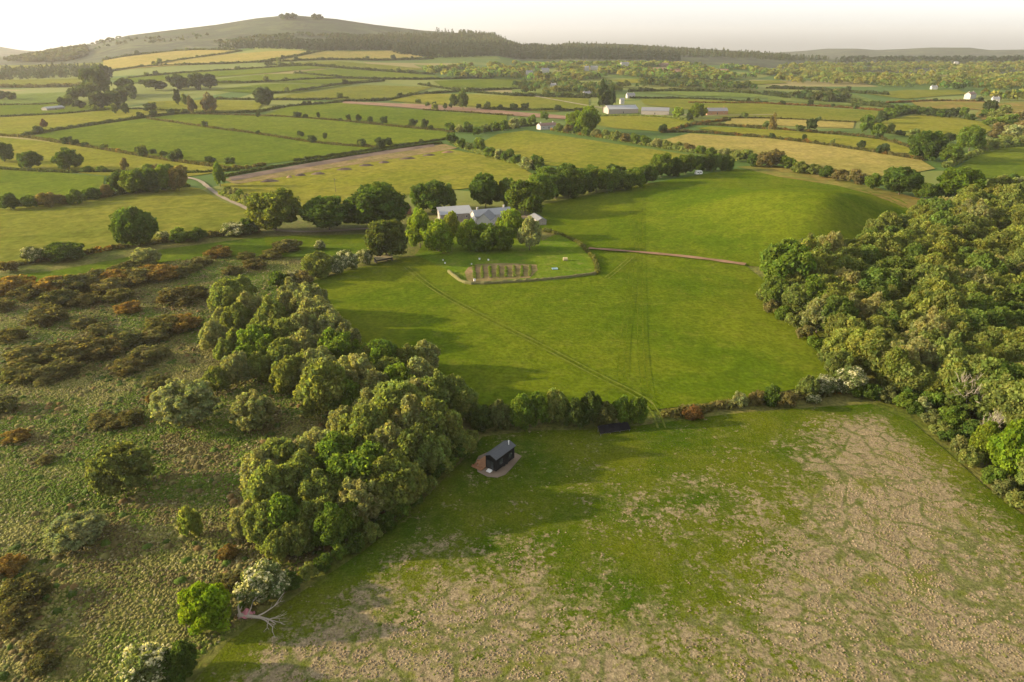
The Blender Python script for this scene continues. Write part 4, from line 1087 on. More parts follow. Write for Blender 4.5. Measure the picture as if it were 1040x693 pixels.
HB = (0.088, 0.082, 0.034); HD = (0.056, 0.070, 0.025)
for a in [
    ([(676, 423), (700, 420), (740, 412), (790, 407), (830, 403), (850, 397), (880, 398)], 1.5, 2.0, (0.12, 0.11, 0.042), "low ragged hedge along the meadow foot right of the track gap".replace("right of", "past"), .1, .12),
    ([(0, 273), (25, 268), (65, 263), (120, 252), (165, 247), (220, 240), (262, 236)], 1.6, 2.2, HB, "brownish low hedge between the bog and the yellow pasture with the lone oak", .12, .1),
    ([(-60, 213), (0, 211), (50, 208), (110, 200), (190, 190)], 2.2, 2.6, HD, "dark hedge along the top of the yellow pasture with the lone oak"),
    ([(0, 172), (60, 176), (120, 175), (190, 177), (242, 173)], 1.5, 2.0, HD, "hedge below the three dark trees of the wide pasture", 0, .1),
    ([(0, 138), (30, 140), (75, 148), (110, 153), (190, 166), (244, 173), (268, 168)], 1.7, 2.2, HB, "thin hedge slanting down under the long green field", .05, .1),
    ([(22, 139), (60, 132.5), (140, 120.5), (185, 115.5), (262, 114.5)], 2.4, 2.6, HD, "dark curving hedge between the yellow strip and the long green field"),
    ([(150, 121), (215, 131), (262, 136.5), (330, 147), (388, 151)], 1.8, 2.2, HB, "thin brown hedge splitting the two long green fields"),
    ([(185, 116), (265, 118), (345, 123), (440, 132), (460, 135)], 1.7, 2.2, HB, "hedge carrying four round bushes across the green fields"),
    ([(264, 114), (292, 108.5), (345, 104.5), (352, 103)], 2.4, 2.6, HD, "hedge running up to the start of the red ploughed strip"),
    ([(430, 112), (470, 114), (520, 118)], 1.4, 2, HB, "low hedge at the lower edge of the red ploughed strip"),
    ([(228, 180), (265, 173), (300, 167), (350, 160), (400, 152), (448, 146)], 1.7, 2.0, HD, "clipped dark hedge above the bare soil strip", 0, 0, True),
    ([(300, 164), (350, 157), (390, 150.5), (452, 142)], 1.5, 2, HD, "hedge meeting the clipped hedge at the end of the long green field"),
    ([(225, 198), (240, 205), (262, 213)], 2.2, 2.5, OLIVE, "olive hedge beside the lane bend"),
    ([(456, 143), (470, 151), (492, 158), (520, 166), (545, 172)], 2.2, 3, OLIVE, "hedge under the tree row behind the farm"),
    ([(455, 133), (490, 135), (520, 130), (548, 127)], 2, 3, HD, "hedge leading along the trees to the white cottage"),
    ([(562, 133), (600, 138.5), (640, 145), (700, 155), (750, 160)], 2.4, 4, OLIVE, "thick mixed hedge between the yellow and the golden pasture", .3),
    ([(604, 118), (660, 118.5), (704, 123)], 1.6, 2.6, OLIVE, "hedge in front of the long pale barn"),
    ([(672, 135), (700, 128), (705, 126), (740, 123)], 2.2, 3, HB, "gorse-flecked hedge corner above the golden pasture", .5),
    ([(672, 135), (700, 134), (780, 140), (860, 151), (935, 163)], 2.0, 2.8, HB, "long brown hedge along the top of the golden pasture", .15),
    ([(706, 127), (740, 128), (800, 133), (870, 138), (900, 143), (932, 153)], 2.0, 2.6, HB, "brown hedge between the green strip and the hay strip", .15),
    ([(735, 120.5), (790, 121), (868, 125)], 1.6, 2.4, HB, "low hedge along the top of the hay strip"),
    ([(700, 105), (780, 105.5), (850, 109), (905, 113.5)], 2.0, 3, (0.13, 0.075, 0.03), "rusty hedge along the top of the long olive field", .6),
    ([(640, 100), (700, 100), (780, 105)], 2.0, 3, HD, "dark hedge behind the barns and the long olive field"),
    ([(745, 155), (755, 160), (800, 168), (850, 176)], 2.2, 3, HB, "mixed hedge at the foot of the golden pasture", .4),
    ([(897, 135), (932, 139.5), (972, 141), (998, 139)], 2.2, 3, HD, "dark hedge along the foot of the round pasture"),
    ([(886, 125), (900, 120), (932, 114), (975, 117)], 2.6, 4, HD, "dark hedge curving over the top of the round pasture"),
    ([(960, 170), (985, 159), (1006, 151), (1045, 148)], 2.6, 4, OLIVE, "hedge around the shaded pasture by the large wood"),
    ([(900, 105), (950, 103), (1000, 104)], 2.2, 3, (0.12, 0.08, 0.035), "rusty hedge above the heath", .4),
    ([(0, 119), (60, 117), (110, 112), (150, 111.5)], 1.8, 2.4, HD, "hedge along the top of the yellow strip"),
    ([(0, 107), (50, 107), (75, 104)], 1.8, 2.6, HD, "short hedge by the low shed roof"),
    ([(0, 89), (40, 89), (85, 88)], 5, 8, HB, "brown wooded hedge under the dark plantation"),
    ([(112, 73), (150, 68), (200, 66), (270, 63), (300, 62.5)], 3, 4, HD, "dark hedge under the golden hill fields"),
    ([(130, 80), (200, 73.5), (270, 69.5), (340, 67)], 3, 4, HD, "second hedge below the golden hill fields"),
    ([(105, 62), (150, 55.5), (185, 51.5), (240, 51)], 4, 5, HD, "hedge on top of the golden hill fields"),
    ([(155, 66), (190, 60.5), (228, 55), (245, 52)], 3.5, 4, HD, "hedge climbing between two golden hill fields"),
    ([(262, 64), (300, 58), (325, 53)], 3.5, 4, HD, "next hedge climbing between the golden hill fields"),
    ([(300, 62), (350, 61), (410, 61), (440, 60)], 4, 5, HD, "hedge at the foot of the last golden hill field"),
    ([(270, 66), (345, 69.5), (395, 73), (440, 76)], 4, 5, HD, "hedge sloping below the olive hill field"),
    ([(190, 85), (270, 84.5), (330, 80), (380, 81), (440, 81), (500, 79)], 3, 4, HD, "long level hedge across the lower hill green"),
    ([(300, 75), (345, 79), (390, 81)], 3, 4, HD, "short hedge joining the long level hedge"),
    ([(264, 96), (300, 94), (345, 86), (390, 82.5)], 3, 4, HD, "hedge running uphill from the lone round tree"),
    ([(220, 101), (268, 102), (330, 102), (352, 100)], 2.4, 3.5, HD, "hedge past the lone round tree"),
    ([(352, 103), (390, 103), (410, 98), (440, 95), (480, 93), (530, 91)], 2.8, 4, HD, "hedge rising behind the red ploughed strip"),
    ([(425, 86), (450, 90), (500, 96), (530, 98), (598, 100)], 2.6, 3.5, HD, "hedge behind the twin trees"),
    ([(490, 111), (530, 112), (565, 113), (600, 112)], 2.4, 3.5, HD, "hedge above the far end of the red strip"),
    ([(520, 98), (560, 98), (605, 99)], 4, 7, HD, "wooded hedge in front of the village trees"),
    ([(640, 93), (700, 93), (760, 95), (800, 100)], 4, 6, HD, "dark wooded hedge behind the barn fields"),
    ([(780, 96), (830, 101), (880, 107), (905, 110)], 5, 8, HD, "wooded hedge sloping beyond the long olive field"),
    ([(780, 90), (840, 92), (900, 97)], 4, 7, HD, "wooded hedge under the wide far wood"),
    ([(150, 112), (180, 113.5), (190, 113)], 2.2, 3, HD, "hedge stub under the pair of trees in the hay field"),
]:
    px, h, w, col_, lab = a[:5]
    hedge(px, h, w, col_, lab, *(a[5:]))


# ------------------------------------------------------------------ woods too far to count
def wood(px, n, hgt, color, label, name="far_wood", leafy=True, var=.2, cards_n=26):
    P = world_poly(px); lo, hi = P.min(0), P.max(0); rng = np.random.default_rng(len(label) + n)
    out = np.zeros((0, 2))
    for _ in range(60):
        q = rng.uniform(lo, hi, (n, 2)); out = np.concatenate([out, q[inside(P, q)]])
        if len(out) >= n * (1.7 if var >= .25 else 1): break
    if var >= .25: out = out[vnoise(out, .013, 5) * .65 + vnoise(out, .03, 6) * .35 > .43]
    out = out[:n]
    dd = np.hypot(out[:, 0], out[:, 1])
    for hx, hy in HOUSE_AT:
        dh = math.hypot(hx, hy); ux, uy = hx / dh, hy / dh
        lat = np.abs(out[:, 0] * uy - out[:, 1] * ux); along = dh - (out[:, 0] * ux + out[:, 1] * uy)
        ok = ~((lat < 13) & (along > -14) & (along < 150)); out = out[ok]
    z = H(out[:, 0], out[:, 1])
    hh = hgt * rng.uniform(.6, 1.25, len(out)); ww = hh * rng.uniform(.38, .6, len(out)) * (1 if leafy else .6)
    k = cards_n
    d = rng.normal(size=(len(out), k, 3)); d /= np.linalg.norm(d, axis=2)[..., None]; d[..., 2] = np.abs(d[..., 2]) * 1.1 - .15
    if not leafy:   # conifers taper upwards
        tz = rng.random((len(out), k)); d[..., :2] *= ((1.1 - tz) / np.linalg.norm(d[..., :2], axis=2))[..., None] * .9; pz = tz * hh[:, None]
    else: pz = (d[..., 2] * .55 + .45) * hh[:, None]
    Pp = np.stack([out[:, None, 0] + d[..., 0] * ww[:, None], out[:, None, 1] + d[..., 1] * ww[:, None], z[:, None] + pz], -1).reshape(-1, 3)
    Nn = d.reshape(-1, 3) + .5 * rng.normal(size=(len(Pp), 3)); Nn /= np.linalg.norm(Nn, axis=1)[:, None]
    V, Fc = cards(Pp, Nn, 1.0, rng)
    s = np.repeat(np.repeat(ww * .5, k), 4)[:, None]
    V = np.repeat(Pp, 4, 0) + (V - np.repeat(Pp, 4, 0)) * s
    tone = np.array(color)[None] * rng.uniform(1 - var * 1.5, 1 + var * 1.5, (len(out), 1)); tone[:, 0] *= rng.uniform(1 - var, 1 + var, len(out))
    c = np.repeat(tone, k, 0) * rng.uniform(.8, 1.2, (len(Pp), 1))
    o = new_obj(name, mesh_np(name, V, Fc, 4, M["leaf"], np.repeat(c, 4, 0))); tag(o, label, "wood", None, "stuff")


HOUSE_AT = [pix(x, y)[:2] for x, y in ((538, 76), (554, 74), (596, 72), (604, 71), (635, 67.5), (561, 89), (597, 98), (641, 100), (632, 106), (675, 68), (949, 91), (988, 101), (1012, 104), (971, 66))]
CON = (0.028, 0.038, 0.022)
wood([(-120, 81), (-120, 71), (0, 72), (60, 69), (105, 68), (106, 78), (60, 79.5), (0, 82)], 900, 12, CON, "dark plantation strip under the hill", "plantation", False)
wood([(5, 63), (40, 57), (60, 53), (88, 50), (90, 56), (75, 62), (30, 64)], 900, 14, (0.05, 0.055, 0.03), "hazy wood on the low shoulder of the hill", "far_wood")
wood([(222, 49), (280, 45), (340, 44), (400, 45), (440, 50), (430, 53), (400, 51), (320, 52), (225, 50)], 1500, 14, CON, "dark plantation band across the hill's middle", "plantation", False)
wood([(395, 49), (440, 46), (500, 46), (540, 48), (600, 52), (640, 54), (690, 57), (690, 62), (600, 61), (540, 60), (440, 59), (400, 55)], 3200, 15, CON, "dark plantation along the foot of the long ridge", "plantation", False)
wood([(440, 45), (465, 38), (480, 33), (505, 38), (520, 45), (560, 48), (640, 48), (720, 53), (800, 58), (845, 61), (800, 62), (700, 58), (600, 53), (500, 47)], 3600, 14, (0.062, 0.072, 0.038), "grey-green forest over the long ridge", "plantation", False)
wood([(330, 42), (400, 36), (440, 36), (480, 38), (470, 44), (400, 44)], 900, 12, (0.05, 0.056, 0.03), "thin forest on the upper hill slope", "plantation", False)
wood([(215, 44), (260, 38), (330, 36), (390, 37), (440, 40), (430, 44), (380, 43), (300, 42), (230, 46)], 520, 8, (0.045, 0.056, 0.028), "dark scrub belt over the open hill", "hill_scrub", var=.3)
wood([(440, 37), (465, 33), (485, 31), (508, 35), (518, 42), (470, 46), (430, 44)], 900, 14, (0.034, 0.042, 0.024), "dark wooded knoll at the end of the hill", "plantation", False)
wood([(60, 50), (130, 40), (180, 36), (215, 36), (200, 41), (130, 46), (80, 54)], 420, 9, (0.048, 0.058, 0.03), "thin scrub woods on the left-falling hill shoulder".replace("left-falling ", "long "), "far_wood", var=.3)
wood([(284, 19), (300, 18), (303, 20), (288, 21)], 45, 15, CON, "dark tuft of trees on the hill top", "hilltop_copse")
wood([(318, 19), (326, 19), (327, 21), (319, 21)], 30, 15, CON, "second tuft of trees on the hill top", "hilltop_copse")
wood([(430, 72), (480, 68), (530, 70), (600, 72), (640, 76), (600, 82), (540, 84), (480, 80), (440, 78)], 760, 11, (0.125, 0.145, 0.036), "leafy trees around the far village", "far_wood", var=.4)
wood([(520, 64), (600, 66), (680, 66), (760, 70), (790, 76), (740, 82), (660, 80), (600, 78), (530, 72)], 1500, 10, (0.125, 0.145, 0.036), "leafy village trees in front of the long ridge", "far_wood", var=.4)
wood([(520, 88), (560, 84), (620, 84), (700, 85), (760, 88), (770, 92), (700, 91), (640, 92), (600, 98), (530, 97)], 420, 10, (0.075, 0.095, 0.03), "dark scattered trees behind the long barns", "far_wood", var=.35)
wood([(760, 72), (820, 66), (900, 66), (1000, 66), (1060, 66), (1140, 66), (1140, 90), (1045, 90), (980, 88), (900, 90), (840, 90), (800, 84), (770, 80)], 2600, 11, (0.135, 0.145, 0.038), "wide olive wood on the far plain", "far_wood", var=.25)
wood([(1000, 84), (1045, 82), (1130, 84), (1130, 108), (1045, 103), (1010, 104), (985, 96), (950, 90)], 330, 11, (0.12, 0.14, 0.03), "mixed trees around the far houses by the heath", "far_wood", var=.4)
wood([(840, 64), (900, 61), (960, 60), (1045, 58), (1130, 58), (1130, 63), (1045, 64), (960, 65), (900, 66)], 1100, 14, (0.034, 0.045, 0.024), "dark wood line under the pale hills", "far_wood")
wood([(800, 100), (850, 98), (890, 100), (890, 106), (850, 106)], 130, 10, (0.055, 0.07, 0.026), "small dark wood by the long olive field", "far_wood", var=.3)

# ------------------------------------------------------------------ tufts of the rough ground
def domes(P, r, h, col, name, mat, sides=6):
    n = len(P); rng = np.random.default_rng(n)
    ang = np.arange(sides) * 2 * math.pi / sides
    a = ang[None] + rng.uniform(0, 6.28, (n, 1))
    rad = r[:, None] * rng.uniform(.75, 1.25, (n, sides))
    ring = np.stack([P[:, None, 0] + np.cos(a) * rad, P[:, None, 1] + np.sin(a) * rad, np.repeat((P[:, 2] - .06)[:, None], sides, 1)], -1)
    r2 = np.stack([P[:, None, 0] + np.cos(a + .3) * rad * .62, P[:, None, 1] + np.sin(a + .3) * rad * .62, P[:, 2, None] + h[:, None] * rng.uniform(.55, .95, (n, sides))], -1)
    top = np.column_stack([P[:, :2] + rng.normal(0, .12, (n, 2)) * r[:, None], P[:, 2] + h])[:, None]
    V = np.concatenate([ring, r2, top], 1)
    s = 2 * sides + 1
    k = np.arange(n)[:, None] * s; i = np.arange(sides)[None]; j = (i + 1) % sides
    f1 = np.stack([k + i, k + j, k + sides + j], -1).reshape(-1, 3); f2 = np.stack([k + i, k + sides + j, k + sides + i], -1).reshape(-1, 3)
    f3 = np.stack([k + sides + i, k + sides + j, k + 2 * sides + 0 * i], -1).reshape(-1, 3)
    c = np.repeat(col, s, 0) * rng.uniform(.85, 1.15, (n * s, 1))
    o = new_obj(name, mesh_np(name, V.reshape(-1, 3), np.concatenate([f1, f2, f3]), 3, mat, c, smooth=True))
    return o


# rush pasture: matted tan tussocks
q = RNG.uniform(RUSH.min(0), RUSH.max(0), (300000, 2)); q = q[inside(RUSH, q)]
q = q[np.hypot(q[:, 0], q[:, 1]) < 175]
w = dryness(q); clump = vnoise(q, .35, 3) * .6 + vnoise(q, .9, 4) * .4
keep = RNG.random(len(q)) < np.clip((w - .30) * 1.4 + (clump - .5) * 1.8, 0.0, 1) * .34 * (1 - .97 * np.clip(runs(q) * 2.2, 0, 1))
q = q[keep]; n = len(q); print("rush tufts", n)
z = H(q[:, 0], q[:, 1]) + .1
t = np.clip(vnoise(q, .2, 8) * .7 + RNG.random(n) * .5 - .1, 0, 1)[:, None]
col = np.array((0.13, 0.100, 0.054)) * (1 - t) + np.array((0.28, 0.218, 0.138)) * t
gr = RNG.random(n) < .14; col[gr] = np.array((0.11, 0.125, 0.022)) * RNG.uniform(.7, 1.2, (gr.sum(), 1))
tag(domes(np.column_stack([q, z]), RNG.uniform(.09, .26, n), RNG.uniform(.03, .12, n), col, "rush_tussocks", M["tuft"]), "matted tan rush tussocks spreading over the foreground pasture".replace("foreground ", "nearest-the-viewer ").replace("nearest-the-viewer", "lower"), "rushes", None, "stuff")

# bog: green and straw hummocks
BOG = world_poly([(-160, 760), (60, 760), (150, 700), (200, 668), (240, 640), (300, 590), (370, 545), (430, 490), (462, 450), (470, 420), (400, 380), (335, 318), (300, 285), (310, 264), (262, 262), (180, 264), (60, 288), (-160, 302)])
lo, hi = BOG.min(0), BOG.max(0)
q = RNG.uniform(lo, hi, (330000, 2)); q = q[inside(BOG, q)]
dd = np.hypot(q[:, 0], q[:, 1])
q = q[(dd > 70)]; q = q[RNG.random(len(q)) < np.clip(1.25 - np.hypot(q[:, 0], q[:, 1]) / 420, .35, 1)]
n = len(q); print("bog", n)
z = H(q[:, 0], q[:, 1])
zone = vnoise(q, .045, 11) * .65 + vnoise(q, .16, 12) * .35
t = np.clip((zone - .5) * 3.4 + RNG.normal(.36, .26, n), 0, 1)[:, None]
col = np.array((0.075, 0.122, 0.010)) * (1 - t) + np.array((0.195, 0.180, 0.056)) * t
hv = (vnoise(q, .07, 13) * .6 + vnoise(q, .25, 14) * .4 + RNG.normal(0, .06, n)) > .64
col[hv] = np.array((0.115, 0.095, 0.036)) * RNG.uniform(.7, 1.3, (hv.sum(), 1))
sw = RNG.random(n) < .09; col[sw] = np.array((0.25, 0.225, 0.115)) * RNG.uniform(.7, 1.15, (sw.sum(), 1))
col *= RNG.uniform(.6, 1.2, (n, 1)) * (.75 + .5 * vnoise(q, .11, 19))[:, None]
q2 = RNG.uniform(lo, hi, (9000, 2)); q2 = q2[inside(BOG, q2)]; q2 = q2[vnoise(q2, .05, 17) + RNG.normal(0, .12, len(q2)) > .5]; n2 = len(q2)
BP = np.array([pix(x, y)[:2] for x, y, _, _ in BR]); BS = np.array([rx * np.linalg.norm(p) / F for (x, y, rx, ry), p in zip(BR, BP)])
q3 = np.repeat(BP, 60, 0) + RNG.normal(0, 1, (len(BP) * 60, 2)) * np.repeat(BS, 60)[:, None] * np.array([1.15, 1.5])
q3 = q3[inside(BOG, q3)]; n3 = len(q3)
c3 = np.array([(0.100, 0.088, 0.034), (0.11, 0.088, 0.034), (0.125, 0.098, 0.038), (0.075, 0.09, 0.022)])[RNG.integers(0, 4, n3)] * RNG.uniform(.7, 1.2, (n3, 1))
tag(domes(np.column_stack([q3, H(q3[:, 0], q3[:, 1])]), RNG.uniform(.25, .70, n3), RNG.uniform(.15, .42, n3), c3, "heather_clumps", M["tuft"], 8), "brown heather and dead bracken straggling round the bog's bracken mounds", "heather", None, "stuff")
c2 = np.array([(0.045, 0.075, 0.010), (0.10, 0.085, 0.032), (0.13, 0.125, 0.04), (0.14, 0.095, 0.035)])[RNG.choice(4, n2, p=[.4, .25, .25, .1])] * RNG.uniform(.7, 1.2, (n2, 1))
tag(domes(np.column_stack([q2, H(q2[:, 0], q2[:, 1])]), RNG.uniform(.4, 1.05, n2), RNG.uniform(.2, .65, n2), c2, "bramble_clumps", M["tuft"], 8), "low dark bramble and sedge clumps dotted over the bog", "scrub", None, "stuff")
tag(domes(np.column_stack([q, z]), RNG.uniform(.13, .42, n), RNG.uniform(.06, .24, n) , col, "bog_hummocks", M["tuft"]), "green and straw coloured hummocks covering the bog", "hummocks", None, "stuff")

# ------------------------------------------------------------------ the black cabin
def frame_at(A, B):
    """matrix with origin A, x axis towards B on the ground"""
    a = math.atan2(B[1] - A[1], B[0] - A[0])
    return Matrix.Translation((A[0], A[1], float(H(A[0], A[1])) + .1 + .0005 * math.hypot(A[0], A[1]))) @ Matrix.Rotation(a, 4, "Z")


def thing(name, label, cat, A, B=None, group=None):
    o = new_obj(name, None); o.matrix_world = frame_at(A, B if B is not None else A + np.array([1, 0, 0])); return tag(o, label, cat, group)


def bx(*a):
    m = MB(); m.box(*a); return m


cA, cB, cC = pix(504, 481), pix(525, 465), pix(494.5, 475)
print("cabin", np.linalg.norm(cB - cA), np.linalg.norm(cC - cA), [pix(x, y)[:2].round(1).tolist() for x, y in ((504, 481), (525, 465), (494.5, 475))])
Lc, Wc, Hc = 6.3, 2.7, 3.2
cab = thing("cabin", "small black clad cabin with a grey metal roof on a gravel pad", "cabin", cA, cB)
# local: x along the long wall seen on the right, y across (to the left of x)
m = MB(); m.prism([(0, 0.35), (Wc, 0.35), (Wc, Hc), (Wc / 2, Hc + .55), (0, Hc)], 0, Lc)
for k in range(int(Lc / .4)):
    m.box(.2 + k * .4, .25 + k * .4, -.025, -.001, .36, Hc - .02)
m.build("wall", M["black_clad"], cab)
m = MB()
for s in (0, 1):
    y0, y1 = (-.22, Wc / 2) if s == 0 else (Wc + .22, Wc / 2)
    z0, z1 = Hc - .05, Hc + .62
    k = len(m.v)
    for xx in (-.3, Lc + .3):
        m.v += [(xx, y0, z0), (xx, y1, z1), (xx, y1, z1 + .1), (xx, y0, z0 + .1)]
    for f in ((0, 1, 2, 3), (7, 6, 5, 4), (0, 4, 5, 1), (1, 5, 6, 2), (2, 6, 7, 3), (3, 7, 4, 0)): m.f.append(tuple(k + i for i in f))
    for j in range(13):
        xx = -.28 + j * (Lc + .5) / 12.0
        kk = len(m.v); m.v += [(xx, y0, z0 + .1), (xx, y1, z1 + .1), (xx, y1, z1 + .15), (xx, y0, z0 + .15), (xx + .04, y0, z0 + .1), (xx + .04, y1, z1 + .1), (xx + .04, y1, z1 + .15), (xx + .04, y0, z0 + .15)]
        for f in ((0, 1, 2, 3), (7, 6, 5, 4), (2, 6, 7, 3)): m.f.append(tuple(kk + i for i in f))
rf = m.build("roof", M["metal_roof"], cab)
m = MB(); m.tube([(Lc - .9, Wc * .3, Hc + .2), (Lc - .9, Wc * .3, Hc + 1.35)], [.09, .09], 8); m.tube([(Lc - .9, Wc * .3, Hc + 1.36), (Lc - .9, Wc * .3, Hc + 1.5)], [.15, .05], 8)
m.build("flue", M["white_paint"], rf)
for (x0, x1, z0, z1) in ((1.0, 2.2, 1.25, 2.3), (4.2, 5.4, 1.25, 2.3)):
    m = MB(); m.box(x0 - .08, x1 + .08, -.07, -.03, z0 - .08, z1 + .08); wn = m.build("window", M["black_clad"], cab)
    bx(x0, x1, -.085, -.072, z0, z1).build("pane", M["glass"], wn)
m = MB(); m.box(-.08, -.03, .5, 2.4, .4, 2.45); dr = m.build("door", M["black_clad"], cab)
m = MB(); m.box(-.1, -.082, .6, 1.4, .5, 2.35); m.box(-.1, -.082, 1.5, 2.3, .5, 2.35); m.build("pane", M["glass"], dr)
m = MB(); m.box(.2, Lc - .2, .2, Wc - .2, .12, .34); m.build("chassis", M["dark_door"], cab)
for xx in (2.9, 3.8):
    for yy in (.02, Wc - .24):
        m = MB(); m.tube([(xx, yy, .3), (xx, yy + .22, .3)], [.32, .32], 14); m.build("wheel", M["rubber"], cab)
m = MB(); m.box(-1.4, 4.2, Wc + .12, Wc + 2.75, .12, .3)
for k in range(9): m.box(-1.4, 4.2, Wc + .13 + k * .29, Wc + .38 + k * .29, .301, .33)
m.build("terrace_deck", M["timber"], cab)
m = MB(); m.box(-.95, -.12, .9, 1.9, .12, .25); m.box(-.55, -.12, .9, 1.9, .251, .40); m.build("step", M["white_paint"], cab)

pad = [pix(x, y)[:2] for x, y in ((483, 470), (486, 464), (493, 461), (502, 457), (514, 459), (524, 461), (530, 464), (525, 470), (519, 477), (513, 483), (505, 486), (495, 485), (485, 480))]
field(None, M["pad"], "gravel_pad", cell=1.2, wpoly=np.array(pad), flat=.175)
cm = cab.matrix_world


def on_cabin(x, y): p = cm @ Vector((x, y, 0)); return np.array([p.x, p.y, 0.0])


for i, (x, y, r_, lab) in enumerate([(-.8, Wc + .8, .2, "garden chair at the open edge of the cabin terrace"), (.3, Wc + 2.2, 2.2, "garden chair in the inner corner of the cabin terrace")]):
    ch = thing("garden_chair", "wooden " + lab, "chair", on_cabin(x, y), on_cabin(x + math.cos(r_), y + math.sin(r_)), "terrace chairs"); ch.location.z += .33
    bx(-.28, .28, -.28, .28, .38, .44).build("seat", M["timber"], ch)
    m = MB(); m.prism([(.22, .44), (.28, .44), (.42, 1.0), (.36, 1.0)], -.28, .28); m.build("backrest", M["timber"], ch)
    for sx in (-.25, .2):
        for sy in (-.25, .2): bx(sx, sx + .05, sy, sy + .05, 0, .379).build("leg", M["timber"], ch)
tb = thing("garden_table", "small round table on the cabin's timber terrace", "table", on_cabin(-.3, Wc + 1.6)); tb.location.z += .33
m = MB(); m.tube([(0, 0, .68), (0, 0, .72)], [.42, .42], 16); m.build("tabletop", M["timber"], tb)
m = MB(); m.tube([(0, 0, .0), (0, 0, .03), (0, 0, .04), (0, 0, .679)], [.25, .25, .04, .04], 10); m.build("leg", M["steel"], tb)
fp = thing("planter", "terracotta planter at the corner of the cabin terrace", "planter", on_cabin(-1.1, Wc + 2.4)); fp.location.z += .33
m = MB(); m.tube([(0, 0, 0), (0, 0, .45), (0, 0, .5), (0, 0, .44)], [.2, .32, .34, .28], 12); m.build("pot", M["clay"], fp)
pl = new_obj("foliage", P_FAR[0], fp); pl.location = (0, 0, .6); pl.scale = (.38, .38, .3); pl.color = (.07, .11, .02, 1)

# ------------------------------------------------------------------ ground solar array by the hedge
sA, sB = pix(609.5, 443.5), pix(640.5, 438.5)
Ls = float(np.linalg.norm(sB - sA)); print("solar", Ls)
sol = thing("solar_array", "black ground-mounted solar panel array under the meadow foot hedge", "solar panels", sA, sB)
nP = 6; pw = Ls / nP; ca_, sa_ = math.cos(.5), math.sin(.5); dep = 2.15
for k in range(nP):
    x0, x1 = k * pw + .015, (k + 1) * pw - .015
    mb = MB(); k0 = len(mb.v)
    for (xx0, xx1, yy0, yy1, off) in ((x0, x1, 0, dep, 0),):
        pts = []
        for zz in (0, .045):
            for (xx, yy) in ((xx0, yy0), (xx1, yy0), (xx1, yy1), (xx0, yy1)):
                pts.append((xx, yy * ca_ - zz * sa_, .45 + yy * sa_ + zz * ca_))
        mb.v += pts
        for q4 in ((0, 3, 2, 1), (4, 5, 6, 7), (0, 1, 5, 4), (1, 2, 6, 5), (2, 3, 7, 6), (3, 0, 4, 7)): mb.f.append(tuple(k0 + i for i in q4))
    pn = mb.build("panel", M["pv"], sol)
m = MB(); m.box(0, Ls, .1, .16, .36, .43); m.box(0, Ls, dep * ca_ - .25, dep * ca_ - .19, .45 + dep * sa_ - .22, .45 + dep * sa_ - .15); m.build("rail", M["steel"], sol)
for k in range(4):
    xx = .2 + k * (Ls - .45) / 3
    m = MB(); m.tube([(xx, .13, -.2), (xx, .13, .36)], [.035, .035], 6); m.build("leg", M["steel"], sol)
    m = MB(); m.tube([(xx, dep * ca_ - .22, -.2), (xx, dep * ca_ - .22, .45 + dep * sa_ - .22)], [.035, .035], 6); m.build("leg", M["steel"], sol)

# ------------------------------------------------------------------ fallen dead tree and the pink cloth
dA, dB = pix(246, 628), pix(296, 634)
dt = thing("fallen_tree", "fallen dead tree with bleached forking branches beside the lime green tree", "dead tree", dA, dB)
Ld = float(np.linalg.norm(dB - dA)); print("dead tree", Ld)
rg = random.Random(5)
m = MB(); m.tube([(-.6, .1, .35), (Ld * .18, .05, .4), (Ld * .4, -.05, .5)], [.34, .28, .2], 8); m.build("trunk", M["dead_wood"], dt)
def limb(p, d, L, r_, lev, m):
    q1 = p + d * L * .5 + Vector((0, rg.gauss(0, .1), rg.gauss(0, .1))) * L * .4; e = q1 + (d + Vector((rg.gauss(0, .2), rg.gauss(0, .25), rg.gauss(0, .12)))).normalized() * L * .5
    e.z = max(e.z, .08); m.tube([p, q1, e], [r_, r_ * .75, r_ * .4], 5)
    if lev < 2:
        for _ in range(3): limb(q1 if rg.random() < .5 else e, (d + Vector((rg.gauss(0, .3), rg.gauss(0, .6), rg.gauss(.1, .2)))).normalized(), L * .6, r_ * .5, lev + 1, m)
for (p, d, L, r_) in ((Vector((Ld * .38, 0, .5)), Vector((1, .0, .05)), Ld * .38, .16), (Vector((Ld * .3, 0, .45)), Vector((.8, .55, .3)), Ld * .36, .14), (Vector((Ld * .34, 0, .5)), Vector((.9, -.3, .05)), Ld * .4, .14), (Vector((Ld * .12, 0, .5)), Vector((.4, .5, .9)), Ld * .26, .12)):
    m = MB(); limb(p, d.normalized(), L, r_, 0, m); m.build("branch", M["dead_wood"], dt)
st = thing("snag", "upright broken grey stump standing at the butt of the fallen tree", "stump", pix(244, 628))
m = MB(); m.tube([(0, 0, -.1), (.05, 0, .8), (-.05, .1, 1.9), (.15, .1, 2.5)], [.28, .2, .14, .05], 7); m.build("trunk", M["dead_wood"], st)
m = MB(); m.tube([(0, 0, 1.2), (.4, .1, 1.7), (.6, .1, 2.2)], [.1, .07, .03], 5); m.build("branch", M["dead_wood"], st)
pk = pix(251, 626)
g = np.linspace(-1, 1, 15); GX, GY = np.meshgrid(g, g); rr2 = np.hypot(GX, GY); rg2 = np.random.default_rng(4)
GZ = 1.15 * np.exp(-2.2 * (GX ** 2 + .7 * GY ** 2)) + .18 * np.sin(5 * GX + 2 * GY) * np.exp(-rr2) + .10 * rg2.random(GX.shape)
Vp = np.stack([GX * 1.0 * (1 + .15 * np.sin(4 * GY)), GY * .8 * (1 + .15 * np.cos(5 * GX)), GZ * 1.1], -1).reshape(-1, 3)
ii = np.arange(14)[:, None]; jj = np.arange(14)[None]
